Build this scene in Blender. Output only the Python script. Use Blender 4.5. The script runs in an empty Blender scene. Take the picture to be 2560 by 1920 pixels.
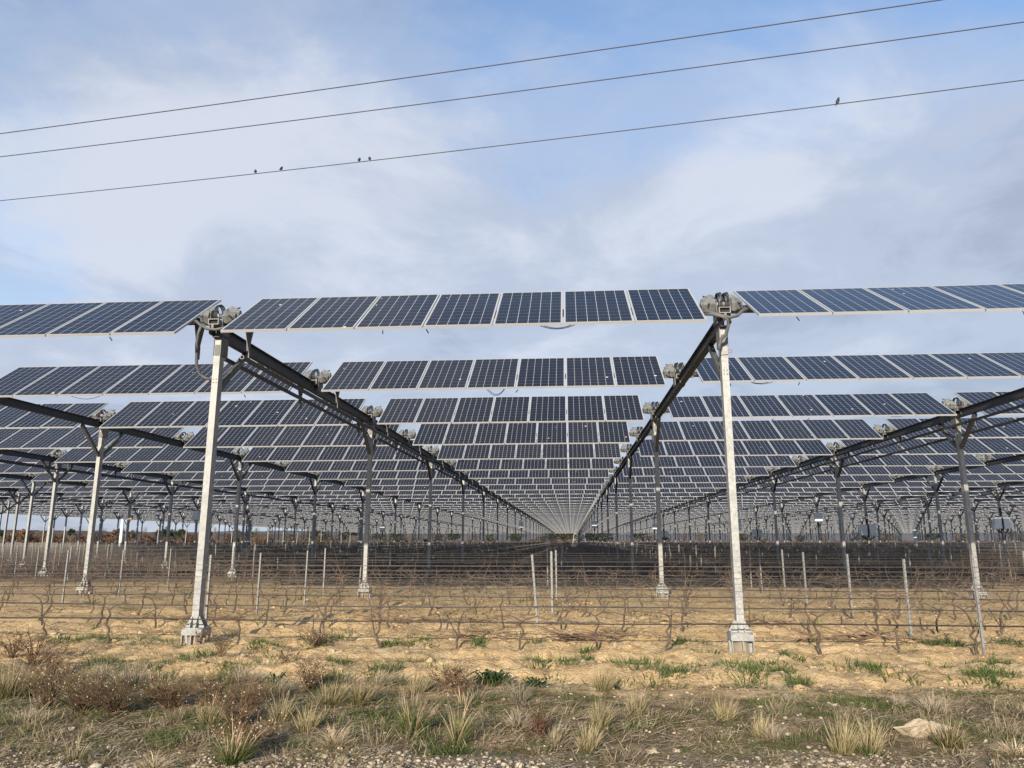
import bpy, math, random
import numpy as np
from math import radians as RAD, sin, cos, tan, pi

S = bpy.context.scene
COL = S.collection
rng = np.random.default_rng(11)
random.seed(5)

# ------------------------------------------------------------------ camera, sky, sun, exposure
EYE = 1.5
PITCH, YAW, FPX = RAD(11.761), RAD(4.443), 1858.26      # focal length in pixels of a 2560 px wide frame
cd = bpy.data.cameras.new('camera'); cam = bpy.data.objects.new('camera', cd); COL.objects.link(cam)
cam.location = (0, 0, EYE); cam.rotation_euler = (RAD(90) + PITCH, 0, YAW)
cd.sensor_width = 36; cd.lens = FPX / 2560 * 36; cd.clip_start = 0.05; cd.clip_end = 6000
S.camera = cam

SUN_EL, SUN_AZ = RAD(17.5), RAD(-12.0)       # low sun behind the camera's left shoulder
sd = bpy.data.lights.new('sun', 'SUN'); sun = bpy.data.objects.new('sun', sd); COL.objects.link(sun)
sd.energy = 3.7; sd.angle = RAD(0.55); sd.color = (1.0, 0.89, 0.72)
sun.rotation_euler = (RAD(90) - SUN_EL, 0, SUN_AZ)

w = bpy.data.worlds.new('World'); S.world = w; w.use_nodes = True
nt = w.node_tree; nt.nodes.clear()
def wn(t, **k):
    n = nt.nodes.new(t)
    for a, b in k.items(): setattr(n, a, b)
    return n
wo = wn('ShaderNodeOutputWorld'); bg = wn('ShaderNodeBackground')
sky = wn('ShaderNodeTexSky', sky_type='NISHITA', sun_disc=False)
sky.sun_elevation = SUN_EL; sky.sun_rotation = RAD(192); sky.air_density = 1.0; sky.dust_density = 0.6; sky.ozone_density = 1.6
tc = wn('ShaderNodeTexCoord')
sep = wn('ShaderNodeSeparateXYZ'); nt.links.new(tc.outputs['Generated'], sep.inputs[0])
def wmath(op, a, b=None, c=None, clamp=False):
    n = wn('ShaderNodeMath', operation=op); n.use_clamp = clamp
    for i, v in enumerate((a, b, c)):
        if v is None: continue
        if isinstance(v, (int, float)): n.inputs[i].default_value = v
        else: nt.links.new(v, n.inputs[i])
    return n.outputs[0]
zc = wmath('ADD', wmath('MAXIMUM', sep.outputs[2], 0.0), 0.22)
px_ = wmath('DIVIDE', sep.outputs[0], zc); py_ = wmath('DIVIDE', sep.outputs[1], zc)
cmb = wn('ShaderNodeCombineXYZ'); nt.links.new(px_, cmb.inputs[0]); nt.links.new(py_, cmb.inputs[1])
def wnoise(scale, detail, rough, off, dist=0.0):
    m = wn('ShaderNodeVectorMath', operation='ADD'); nt.links.new(cmb.outputs[0], m.inputs[0]); m.inputs[1].default_value = off
    n = wn('ShaderNodeTexNoise'); n.inputs['Scale'].default_value = scale; n.inputs['Detail'].default_value = detail
    n.inputs['Roughness'].default_value = rough; n.inputs['Distortion'].default_value = dist
    nt.links.new(m.outputs[0], n.inputs['Vector']); return n.outputs['Fac']
n1 = wnoise(0.95, 10, 0.60, (-4.2, 5.0, 1), 0.25)
n2 = wnoise(2.1, 9, 0.60, (1.2, 8.8, 4), 0.4)
def wramp(fac, stops):
    r = wn('ShaderNodeValToRGB'); e = r.color_ramp.elements
    while len(e) < len(stops): e.new(0.5)
    for q, (p, c) in zip(e, stops): q.position = p; q.color = (*c, 1) if len(c) == 3 else c
    r.color_ramp.interpolation = 'EASE'
    nt.links.new(fac, r.inputs[0]); return r.outputs[0]
low = wmath('SUBTRACT', 1.0, wmath('MULTIPLY', sep.outputs[2], 1.55), clamp=True)          # thicker towards the horizon
cover = wmath('ADD', wmath('ADD', n1, wmath('MULTIPLY', low, 0.36)), wmath('MULTIPLY', wmath('SUBTRACT', n2, 0.5), 0.22))
def banks(v, L):                               # single cloud banks and gaps, each around its own direction
    for x, y, z, sg, am in L:
        d = wn('ShaderNodeVectorMath', operation='DOT_PRODUCT'); nt.links.new(tc.outputs['Generated'], d.inputs[0]); d.inputs[1].default_value = (x, y, z)
        g = wmath('EXPONENT', wmath('MULTIPLY', wmath('SUBTRACT', d.outputs['Value'], 1.0), 1.0 / sg ** 2))
        v = wmath('ADD', v, wmath('MULTIPLY', g, am))
    return v
cover = banks(cover, [(-0.196, 0.903, 0.382, 0.25, 0.1), (0.372, 0.869, 0.326, 0.22, 0.14), (-0.521, 0.766, 0.376, 0.13, 0.1), (0.297, 0.865, 0.405, 0.12, 0.1), (-0.371, 0.783, 0.498, 0.2, 0.05), (-0.511, 0.680, 0.525, 0.13, -0.12), (-0.599, 0.737, 0.313, 0.1, -0.09), (0.375, 0.762, 0.529, 0.16, -0.10), (-0.055, 0.891, 0.450, 0.05, -0.07), (-0.036, 0.779, 0.626, 0.08, -0.08)])
mask = wramp(cover, [(0.46, (0.10,) * 3), (0.60, (0.58,) * 3), (0.75, (0.95,) * 3)])
body = wmath('ADD', wmath('MULTIPLY', n2, 0.75), wmath('MULTIPLY', n1, 0.25))
body = banks(body, [(0.297, 0.865, 0.405, 0.11, 0.11), (-0.599, 0.703, 0.384, 0.07, 0.14), (-0.487, 0.780, 0.393, 0.08, 0.09), (-0.015, 0.938, 0.345, 0.06, 0.08), (-0.220, 0.866, 0.450, 0.1, 0.06), (0.395, 0.866, 0.307, 0.16, -0.1), (-0.283, 0.887, 0.366, 0.13, 0.03), (-0.440, 0.833, 0.337, 0.1, 0.06), ])
ccol = wramp(body, [(0.36, (1.66, 1.90, 2.42)), (0.50, (2.10, 2.38, 2.95)), (0.68, (2.85, 3.04, 3.48))])
skyc = wn('ShaderNodeMixRGB', blend_type='MULTIPLY'); skyc.inputs[0].default_value = 1
nt.links.new(sky.outputs[0], skyc.inputs[1]); skyc.inputs[2].default_value = (1.0, 1.05, 1.12, 1)
mx = wn('ShaderNodeMixRGB'); nt.links.new(mask, mx.inputs[0]); nt.links.new(skyc.outputs[0], mx.inputs[1]); nt.links.new(ccol, mx.inputs[2])
nt.links.new(mx.outputs[0], bg.inputs[0]); bg.inputs[1].default_value = 0.13
nt.links.new(bg.outputs[0], wo.inputs[0])

S.view_settings.view_transform = 'Standard'; S.view_settings.look = 'None'
S.view_settings.exposure = 0.9; S.view_settings.gamma = 1; S.view_settings.use_curve_mapping = False
S.render.engine = 'CYCLES'
S.cycles.max_bounces = 6; S.cycles.diffuse_bounces = 3; S.cycles.glossy_bounces = 3

# ------------------------------------------------------------------ small helpers
def drop(y):                                   # the field falls away gently to the far end
    y = np.minimum(np.maximum(y, 10.0), 262.0)
    return 1.25 * ((y - 10.0) / 240.0) ** 2
def view(x, y, z):                             # where a point falls in the frame, for leaving out what cannot be seen
    xr = x * cos(YAW) + y * sin(YAW); yr = -x * sin(YAW) + y * cos(YAW); zz = z - EYE
    d = yr * cos(PITCH) + zz * sin(PITCH)
    if d < 0.3: return 9, 9, d
    return 0.5 + FPX * xr / d / 2560, 0.5 - FPX * (-yr * sin(PITCH) + zz * cos(PITCH)) / d / 1920, d
def seen(x, y, z=1.0, m=0.02):
    u, v, d = view(x, y, z); return -m < u < 1 + m
ORD = ['', 'first', 'second', 'third', 'fourth', 'fifth', 'sixth', 'seventh', 'eighth', 'ninth', 'tenth', 'eleventh', 'twelfth', 'thirteenth',
       'fourteenth', 'fifteenth', 'sixteenth', 'seventeenth', 'eighteenth', 'nineteenth', 'twentieth']
TENS = {20: 'twenty', 30: 'thirty', 40: 'forty', 50: 'fifty', 60: 'sixty'}
def ordinal(n):
    if n <= 20: return ORD[n]
    t, r = n // 10 * 10, n % 10
    return {20: 'twentieth', 30: 'thirtieth', 40: 'fortieth', 50: 'fiftieth', 60: 'sixtieth'}[t] if r == 0 else TENS[t] + '-' + ORD[r]

def link(name, data, parent=None, loc=None, rot=None, scale=None):
    o = bpy.data.objects.new(name, data); COL.objects.link(o)
    if parent is not None: o.parent = parent
    if loc is not None: o.location = loc
    if rot is not None: o.rotation_euler = rot
    if scale is not None: o.scale = scale
    return o
def tag(o, label=None, cat=None, group=None, kind=None):
    if label: o['label'] = label
    if cat: o['category'] = cat
    if group: o['group'] = group
    if kind or cat: o['kind'] = kind or 'thing'
    return o

class MB:                                      # collects shapes into one mesh
    def __init__(s): s.v = []; s.f = []; s.m = []; s.uv = {}
    def poly(s, pts, faces, mat=0):
        b = len(s.v); s.v += [tuple(p) for p in pts]
        for f in faces: s.f.append(tuple(b + i for i in f)); s.m.append(mat)
        return s
    def box(s, x0, x1, y0, y1, z0, z1, mat=0):
        return s.poly([(x0, y0, z0), (x1, y0, z0), (x1, y1, z0), (x0, y1, z0), (x0, y0, z1), (x1, y0, z1), (x1, y1, z1), (x0, y1, z1)],
                      [(0, 3, 2, 1), (4, 5, 6, 7), (0, 1, 5, 4), (1, 2, 6, 5), (2, 3, 7, 6), (3, 0, 4, 7)], mat)
    def bar(s, a, b, w_, h_, mat=0, up=(0, 0, 1)):       # rectangular bar from a to b
        a = np.array(a, float); b = np.array(b, float); d = (b - a) / np.linalg.norm(b - a)
        u = np.cross(d, up); u /= np.linalg.norm(u); n = np.cross(u, d)
        c = [(-1, -1), (1, -1), (1, 1), (-1, 1)]
        P = [a + u * w_ / 2 * i + n * h_ / 2 * j for i, j in c] + [b + u * w_ / 2 * i + n * h_ / 2 * j for i, j in c]
        return s.poly(P, [(3, 2, 1, 0), (4, 5, 6, 7), (0, 1, 5, 4), (1, 2, 6, 5), (2, 3, 7, 6), (3, 0, 4, 7)], mat)
    def tube(s, path, r, k=6, mat=0, cap=True):
        path = np.array(path, float); n = len(path)
        r = np.full(n, r) if np.isscalar(r) else np.array(r)
        t = np.gradient(path, axis=0); t /= np.linalg.norm(t, axis=1)[:, None] + 1e-9
        ref = np.array([0, 0, 1.0]) if abs(t[:, 2]).mean() < 0.8 else np.array([1.0, 0, 0])
        P = []
        for i in range(n):
            u = np.cross(t[i], ref); u /= np.linalg.norm(u) + 1e-9; v = np.cross(u, t[i])
            for j in range(k):
                a = 2 * pi * j / k; P.append(path[i] + r[i] * (u * cos(a) + v * sin(a)))
        F = [(i * k + j, i * k + (j + 1) % k, (i + 1) * k + (j + 1) % k, (i + 1) * k + j) for i in range(n - 1) for j in range(k)]
        if cap: F += [tuple(range(k))[::-1], tuple(range((n - 1) * k, n * k))]
        return s.poly(P, F, mat)
    def loft(s, rings, mat=0, cap=True):
        k = len(rings[0]); P = [p for r in rings for p in r]; n = len(rings)
        F = [(i * k + j, i * k + (j + 1) % k, (i + 1) * k + (j + 1) % k, (i + 1) * k + j) for i in range(n - 1) for j in range(k)]
        if cap: F += [tuple(range(k))[::-1], tuple(range((n - 1) * k, n * k))]
        return s.poly(P, F, mat)
    def mesh(s, name, mats, smooth=False):
        me = bpy.data.meshes.new(name); me.from_pydata(s.v, [], s.f)
        for m in mats: me.materials.append(m)
        if len(mats) > 1: me.polygons.foreach_set('material_index', s.m)
        if smooth: me.polygons.foreach_set('use_smooth', [True] * len(me.polygons))
        me.update(); return me

def np_mesh(name, V, F, mats, col=None, smooth=False, midx=None, uv=None):      # big meshes from arrays; F is (n,4) or (n,3)
    me = bpy.data.meshes.new(name); V = np.asarray(V, np.float32).reshape(-1, 3); F = np.asarray(F, np.int32); k = F.shape[1]
    me.vertices.add(len(V)); me.vertices.foreach_set('co', V.ravel())
    me.loops.add(F.size); me.loops.foreach_set('vertex_index', F.ravel())
    me.polygons.add(len(F)); me.polygons.foreach_set('loop_start', np.arange(0, F.size, k, dtype=np.int32))
    if smooth: me.polygons.foreach_set('use_smooth', np.ones(len(F), bool))
    for m in mats: me.materials.append(m)
    if midx is not None: me.polygons.foreach_set('material_index', np.asarray(midx, np.int32))
    if uv is not None:
        l = me.uv_layers.new(name='UVMap'); l.data.foreach_set('uv', np.asarray(uv, np.float32).ravel())
    if col is not None:
        a = me.color_attributes.new('tint', 'FLOAT_COLOR', 'POINT'); c = np.ones((len(V), 4), np.float32); c[:, :3] = col
        a.data.foreach_set('color', c.ravel())
    me.update(calc_edges=True); me.validate(); return me
def ribbons(P, W, side):                       # P (n,s,3) centre lines, W (n,s) half widths, side (n,3) width direction
    n, s_, _ = P.shape
    V = np.stack([P - side[:, None, :] * W[..., None], P + side[:, None, :] * W[..., None]], 2).reshape(-1, 3)
    i = np.arange(n)[:, None] * s_ * 2 + np.arange(s_ - 1)[None] * 2
    F = np.stack([i, i + 1, i + 3, i + 2], -1).reshape(-1, 4)
    return V, F
def tubes(P, R_, k=3):                         # P (n,s,3), R (n,s)
    n, s_, _ = P.shape
    t = np.gradient(P, axis=1); t /= np.linalg.norm(t, axis=2)[..., None] + 1e-9
    ref = np.where(np.abs(t[..., 2:3]) > 0.8, np.array([1.0, 0, 0]), np.array([0, 0, 1.0]))
    u = np.cross(t, ref); u /= np.linalg.norm(u, axis=2)[..., None] + 1e-9; v = np.cross(u, t)
    a = 2 * pi * np.arange(k) / k
    V = (P[:, :, None] + R_[..., None, None] * (u[:, :, None] * np.cos(a)[:, None] + v[:, :, None] * np.sin(a)[:, None])).reshape(-1, 3)
    b = (np.arange(n)[:, None, None] * s_ + np.arange(s_ - 1)[None, :, None]) * k; j = np.arange(k)[None, None]; j2 = (j + 1) % k
    F = np.stack([b + j, b + j2, b + k + j2, b + k + j], -1).reshape(-1, 4)
    return V, F
def lat(ix, iy, seed):
    h = (ix.astype(np.int64) * 374761393 + iy.astype(np.int64) * 668265263 + seed * 69069) & 0x7fffffff
    h = ((h ^ (h >> 13)) * 1274126177) & 0x7fffffff
    return ((h ^ (h >> 16)) & 0xffff) / 65535.0
def vnoise(x, y, seed=0):
    x0 = np.floor(x); y0 = np.floor(y); fx = x - x0; fy = y - y0
    fx = fx * fx * (3 - 2 * fx); fy = fy * fy * (3 - 2 * fy)
    a = lat(x0, y0, seed); b = lat(x0 + 1, y0, seed); c = lat(x0, y0 + 1, seed); d = lat(x0 + 1, y0 + 1, seed)
    return (a * (1 - fx) + b * fx) * (1 - fy) + (c * (1 - fx) + d * fx) * fy - 0.5
def fbm(x, y, seed=0, o=4, g=0.5):
    r = 0; a = 1; f = 1
    for i in range(o): r = r + a * vnoise(x * f, y * f, seed + i * 7); a *= g; f *= 2.03
    return r
def sstep(a, b, x):
    t = np.clip((x - a) / (b - a), 0, 1); return t * t * (3 - 2 * t)
def gh(x, y):                                  # height of the ground
    x = np.asarray(x, float); y = np.asarray(y, float)
    near = np.exp(-np.maximum(y - 14, 0) / 25)
    field = sstep(7.7, 8.7, y + 0.5 * fbm(x * 0.8, y * 0.8, 3))
    fur = 0.042 * np.sin(2 * pi * (y - 8.55 + 0.16 * fbm(x * 0.9, y * 0.3, 21)) / 0.755) * (0.55 + 0.9 * (fbm(x * 0.7, y * 0.9, 31) + 0.5))
    clod = 0.075 * fbm(x * 3.0, y * 3.4, 41, 4, 0.6)
    lump = 0.05 * np.maximum(fbm(x * 6.0, y * 7.0, 51, 3) - 0.08, 0)
    pit = -0.085 * (np.exp(-((x + 5.463) ** 2 + (y - 10.85) ** 2) / 0.16) + np.exp(-((x - 2.304) ** 2 + (y - 10.85) ** 2) / 0.16))
    berm = pit + 0.04 * np.exp(-((y - 10.6) / 0.45) ** 2) + 0.04 * np.exp(-((y - 8.75) / 0.3) ** 2)
    verge = 0.045 * fbm(x * 1.7, y * 1.7, 61, 5, 0.55)
    h = field * (fur + clod + lump + berm) + (1 - field) * verge
    return h * near + 0.01 * fbm(x * 0.2, y * 0.2, 71) - drop(y)
def gh1(x, y): return float(gh(np.array([x]), np.array([y]))[0])

# ------------------------------------------------------------------ materials
def mat(name, color=(0.5, 0.5, 0.5), rough=0.6, metal=0.0, spec=0.5):
    m = bpy.data.materials.new(name); m.use_nodes = True
    b = m.node_tree.nodes['Principled BSDF']
    b.inputs['Base Color'].default_value = (*color, 1); b.inputs['Roughness'].default_value = rough
    b.inputs['Metallic'].default_value = metal; b.inputs['Specular IOR Level'].default_value = spec
    return m
class N:                                       # node shorthand for one material
    def __init__(s, m): s.t = m.node_tree; s.b = s.t.nodes['Principled BSDF']
    def new(s, t, **k):
        n = s.t.nodes.new(t)
        for a, b in k.items(): setattr(n, a, b)
        return n
    def put(s, v, sock):
        if isinstance(v, (int, float)): sock.default_value = v
        elif isinstance(v, tuple): sock.default_value = v if len(v) == len(sock.default_value) else (*v, 1)
        else: s.t.links.new(v, sock)
    def math(s, op, a, b=None, clamp=False):
        n = s.new('ShaderNodeMath', operation=op); n.use_clamp = clamp; s.put(a, n.inputs[0])
        if b is not None: s.put(b, n.inputs[1])
        return n.outputs[0]
    def noise(s, vec, scale, detail=4, rough=0.55, dist=0.0):
        n = s.new('ShaderNodeTexNoise'); s.put(scale, n.inputs['Scale']); s.put(detail, n.inputs['Detail']); s.put(rough, n.inputs['Roughness'])
        s.put(dist, n.inputs['Distortion'])
        if vec is not None: s.put(vec, n.inputs['Vector'])
        return n.outputs['Fac']
    def ramp(s, fac, stops, interp='LINEAR'):
        r = s.new('ShaderNodeValToRGB'); e = r.color_ramp.elements; r.color_ramp.interpolation = interp
        while len(e) < len(stops): e.new(0.5)
        for q, (p, c) in zip(e, stops): q.position = p; q.color = (*c, 1) if isinstance(c, tuple) else (c, c, c, 1)
        s.put(fac, r.inputs[0]); return r.outputs[0]
    def mix(s, f, a, b, mode='MIX'):
        n = s.new('ShaderNodeMixRGB', blend_type=mode); s.put(f, n.inputs[0]); s.put(a, n.inputs[1]); s.put(b, n.inputs[2]); return n.outputs[0]
    def range(s, v, a, b, c=0.0, d=1.0):
        n = s.new('ShaderNodeMapRange', interpolation_type='SMOOTHSTEP'); s.put(v, n.inputs[0])
        for i, q in zip((1, 2, 3, 4), (a, b, c, d)): n.inputs[i].default_value = q
        return n.outputs[0]
    def bump(s, h, strength, dist):
        n = s.new('ShaderNodeBump'); s.put(h, n.inputs['Height']); n.inputs['Strength'].default_value = strength; n.inputs['Distance'].default_value = dist
        s.t.links.new(n.outputs[0], s.b.inputs['Normal'])
    def color(s, c): s.put(c, s.b.inputs['Base Color'])
    def rough(s, c): s.put(c, s.b.inputs['Roughness'])

def speckled(name, c1, c2, scale, rough=0.55, metal=0.0, spec=0.5, stain=None):
    m = mat(name, c1, rough, metal, spec); n = N(m); g = n.new('ShaderNodeTexCoord').outputs['Object']
    oi = n.new('ShaderNodeObjectInfo').outputs['Random']
    f = n.noise(g, scale, 5, 0.6); c = n.ramp(f, [(0.35, c1), (0.65, c2)])
    if stain:
        f2 = n.ramp(n.noise(g, scale * 0.13, 4, 0.6), [(0.5, 0.0), (0.72, 1.0)]); c = n.mix(f2, c, stain)
    hs = n.new('ShaderNodeHueSaturation'); n.put(c, hs.inputs['Color']); n.put(n.math('ADD', n.math('MULTIPLY', oi, 0.24), 0.88), hs.inputs['Value'])
    n.color(hs.outputs[0]); n.rough(n.ramp(f, [(0.3, rough * 0.85), (0.7, min(1, rough * 1.2))])); return m
M_GALV = speckled('galvanised_steel', (0.235, 0.24, 0.24), (0.37, 0.37, 0.355), 22, 0.55, 0.3, 0.5, (0.20, 0.20, 0.195))
M_BEAM = speckled('dull_steel', (0.042, 0.045, 0.050), (0.066, 0.068, 0.073), 14, 0.6, 0.3, 0.4)
M_BRACE = speckled('brace_steel', (0.085, 0.088, 0.092), (0.125, 0.128, 0.13), 18, 0.6, 0.35, 0.4)
M_CAST = speckled('weathered_housing', (0.145, 0.150, 0.150), (0.215, 0.22, 0.215), 30, 0.7, 0.2, 0.35, (0.09, 0.092, 0.09))
M_ALU = mat('panel_frame_aluminium', (0.47, 0.475, 0.475), 0.42, 0.25)
M_BACK = mat('panel_backsheet', (0.55, 0.56, 0.57), 0.7)
M_BLACK = mat('black_rubber', (0.018, 0.018, 0.02), 0.55)
M_HOSE = mat('grey_conduit', (0.10, 0.10, 0.105), 0.55)
M_WHITE = speckled('white_paint', (0.72, 0.72, 0.69), (0.80, 0.80, 0.77), 9, 0.5)
M_BOXBACK = mat('inverter_grey', (0.30, 0.31, 0.32), 0.6)
M_DARK = mat('dark_hollow', (0.02, 0.02, 0.022), 0.9)
M_BOLT = mat('bolt_steel', (0.12, 0.12, 0.12), 0.5, 0.6)
M_REDRING = mat('red_tape', (0.35, 0.03, 0.03), 0.6)
M_ORANGE = mat('amber_plastic', (0.45, 0.32, 0.15), 0.5)
M_WIRE = mat('steel_wire', (0.15, 0.14, 0.13), 0.5, 0.5)
M_POWER = mat('power_cable', (0.055, 0.05, 0.065), 0.6)
M_DRIP = mat('drip_hose', (0.028, 0.022, 0.02), 0.5)
M_BARK = speckled('vine_bark', (0.060, 0.044, 0.033), (0.130, 0.094, 0.066), 22, 0.9)
M_CANE = speckled('vine_cane', (0.10, 0.066, 0.047), (0.20, 0.138, 0.095), 12, 0.75)
M_PRUNE = speckled('cut_vine_wood', (0.12, 0.075, 0.05), (0.24, 0.155, 0.10), 8, 0.85)
M_STONE = speckled('limestone', (0.33, 0.27, 0.18), (0.52, 0.44, 0.33), 9, 0.95, 0, 0.15, (0.22, 0.15, 0.09))
M_CONC = speckled('concrete', (0.24, 0.20, 0.15), (0.33, 0.28, 0.21), 7, 0.95, 0, 0.2)
M_BIRD = speckled('bird_plumage', (0.018, 0.018, 0.022), (0.035, 0.032, 0.034), 60, 0.55)
M_TRUNK = speckled('tree_bark', (0.10, 0.08, 0.065), (0.16, 0.13, 0.10), 4, 0.95)

def tinted(name, rough=0.8, trans=0.0, jitter=0.15):
    m = mat(name, (0.3, 0.3, 0.2), rough, 0, 0.25); n = N(m); a = n.new('ShaderNodeVertexColor'); a.layer_name = 'tint'
    oi = n.new('ShaderNodeObjectInfo').outputs['Random']
    hs = n.new('ShaderNodeHueSaturation'); n.put(a.outputs[0], hs.inputs['Color']); n.put(n.math('ADD', n.math('MULTIPLY', oi, 2 * jitter), 1 - jitter), hs.inputs['Value'])
    n.color(hs.outputs[0])
    if trans:
        tr = n.new('ShaderNodeBsdfTranslucent'); n.put(hs.outputs[0], tr.inputs[0]); mxs = n.new('ShaderNodeMixShader'); mxs.inputs[0].default_value = trans
        out = [q for q in n.t.nodes if q.type == 'OUTPUT_MATERIAL'][0]
        n.t.links.new(n.b.outputs[0], mxs.inputs[1]); n.t.links.new(tr.outputs[0], mxs.inputs[2]); n.t.links.new(mxs.outputs[0], out.inputs[0])
    return m
M_GRASS = tinted('grass_blade', 0.75, 0.28)
M_LEAF = tinted('tree_leaf', 0.85, 0.2, 0.2)
M_WEED = tinted('dead_weed', 0.9, 0.1)
M_PEB = tinted('pebble', 0.9)

def glass_mat():
    m = mat('solar_glass', (0.02, 0.025, 0.06), 0.12, 0, 0.22); n = N(m)
    uv = n.new('ShaderNodeUVMap').outputs[0]; sp = n.new('ShaderNodeSeparateXYZ'); n.put(uv, sp.inputs[0])
    oi = n.new('ShaderNodeObjectInfo').outputs['Random']; geo = n.new('ShaderNodeNewGeometry')
    U = n.math('MULTIPLY', sp.outputs[0], 6.0); V = n.math('MULTIPLY', sp.outputs[1], 10.0)
    def gap(q, half, k=1.0, off=0.0):                       # 1 near the whole numbers of q*k
        f = n.math('FRACT', n.math('ADD', n.math('MULTIPLY', q, k), off))
        d = n.math('MINIMUM', f, n.math('SUBTRACT', 1.0, f)); return n.math('LESS_THAN', d, half)
    cell = n.new('ShaderNodeCombineXYZ'); n.put(n.math('FLOOR', U), cell.inputs[0]); n.put(n.math('FLOOR', V), cell.inputs[1]); n.put(n.math('MULTIPLY', oi, 97.0), cell.inputs[2])
    wnz = n.new('ShaderNodeTexWhiteNoise'); n.put(cell.outputs[0], wnz.inputs['Vector'])
    obj = n.new('ShaderNodeVectorMath', operation='ADD'); n.put(geo.outputs['Position'], obj.inputs[0]); obj.inputs[1].default_value = (0, 0, 0)
    gr = n.noise(obj.outputs[0], 38, 3, 0.7)
    base = n.mix(n.math('MULTIPLY', wnz.outputs['Value'], 0.8), (0.0030, 0.0034, 0.0070), (0.0060, 0.0068, 0.0125))
    base = n.mix(n.math('MULTIPLY', gr, 0.5), base, (0.0085, 0.0105, 0.022))
    bus = n.math('MULTIPLY', gap(U, 0.035, 3.0, 0.5), 0.10)
    c = n.mix(bus, base, (0.22, 0.23, 0.26))
    c = n.mix(n.math('MULTIPLY', gap(V, 0.020), 0.38), c, (0.36, 0.38, 0.42))
    c = n.mix(n.math('MULTIPLY', gap(U, 0.019), 0.80), c, (0.58, 0.59, 0.60))
    # droppings and dust
    vo = n.new('ShaderNodeTexVoronoi'); n.put(obj.outputs[0], vo.inputs['Vector']); vo.inputs['Scale'].default_value = 3.1
    pick = n.new('ShaderNodeSeparateXYZ'); n.put(vo.outputs['Color'], pick.inputs[0])
    spot = n.math('MULTIPLY', n.math('LESS_THAN', vo.outputs['Distance'], n.math('MULTIPLY', pick.outputs[1], 0.10)), n.math('GREATER_THAN', pick.outputs[0], 0.45))
    c = n.mix(n.math('MULTIPLY', spot, 0.85), c, (0.66, 0.65, 0.60))
    dust = n.math('MULTIPLY', n.noise(obj.outputs[0], 1.3, 4, 0.6), n.math('ADD', 0.012, n.math('MULTIPLY', oi, 0.05))); c = n.mix(dust, c, (0.30, 0.29, 0.27))
    n.color(c); n.rough(n.math('ADD', 0.10, n.math('MULTIPLY', spot, 0.6)))
    return m
M_GLASS = glass_mat()

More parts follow.
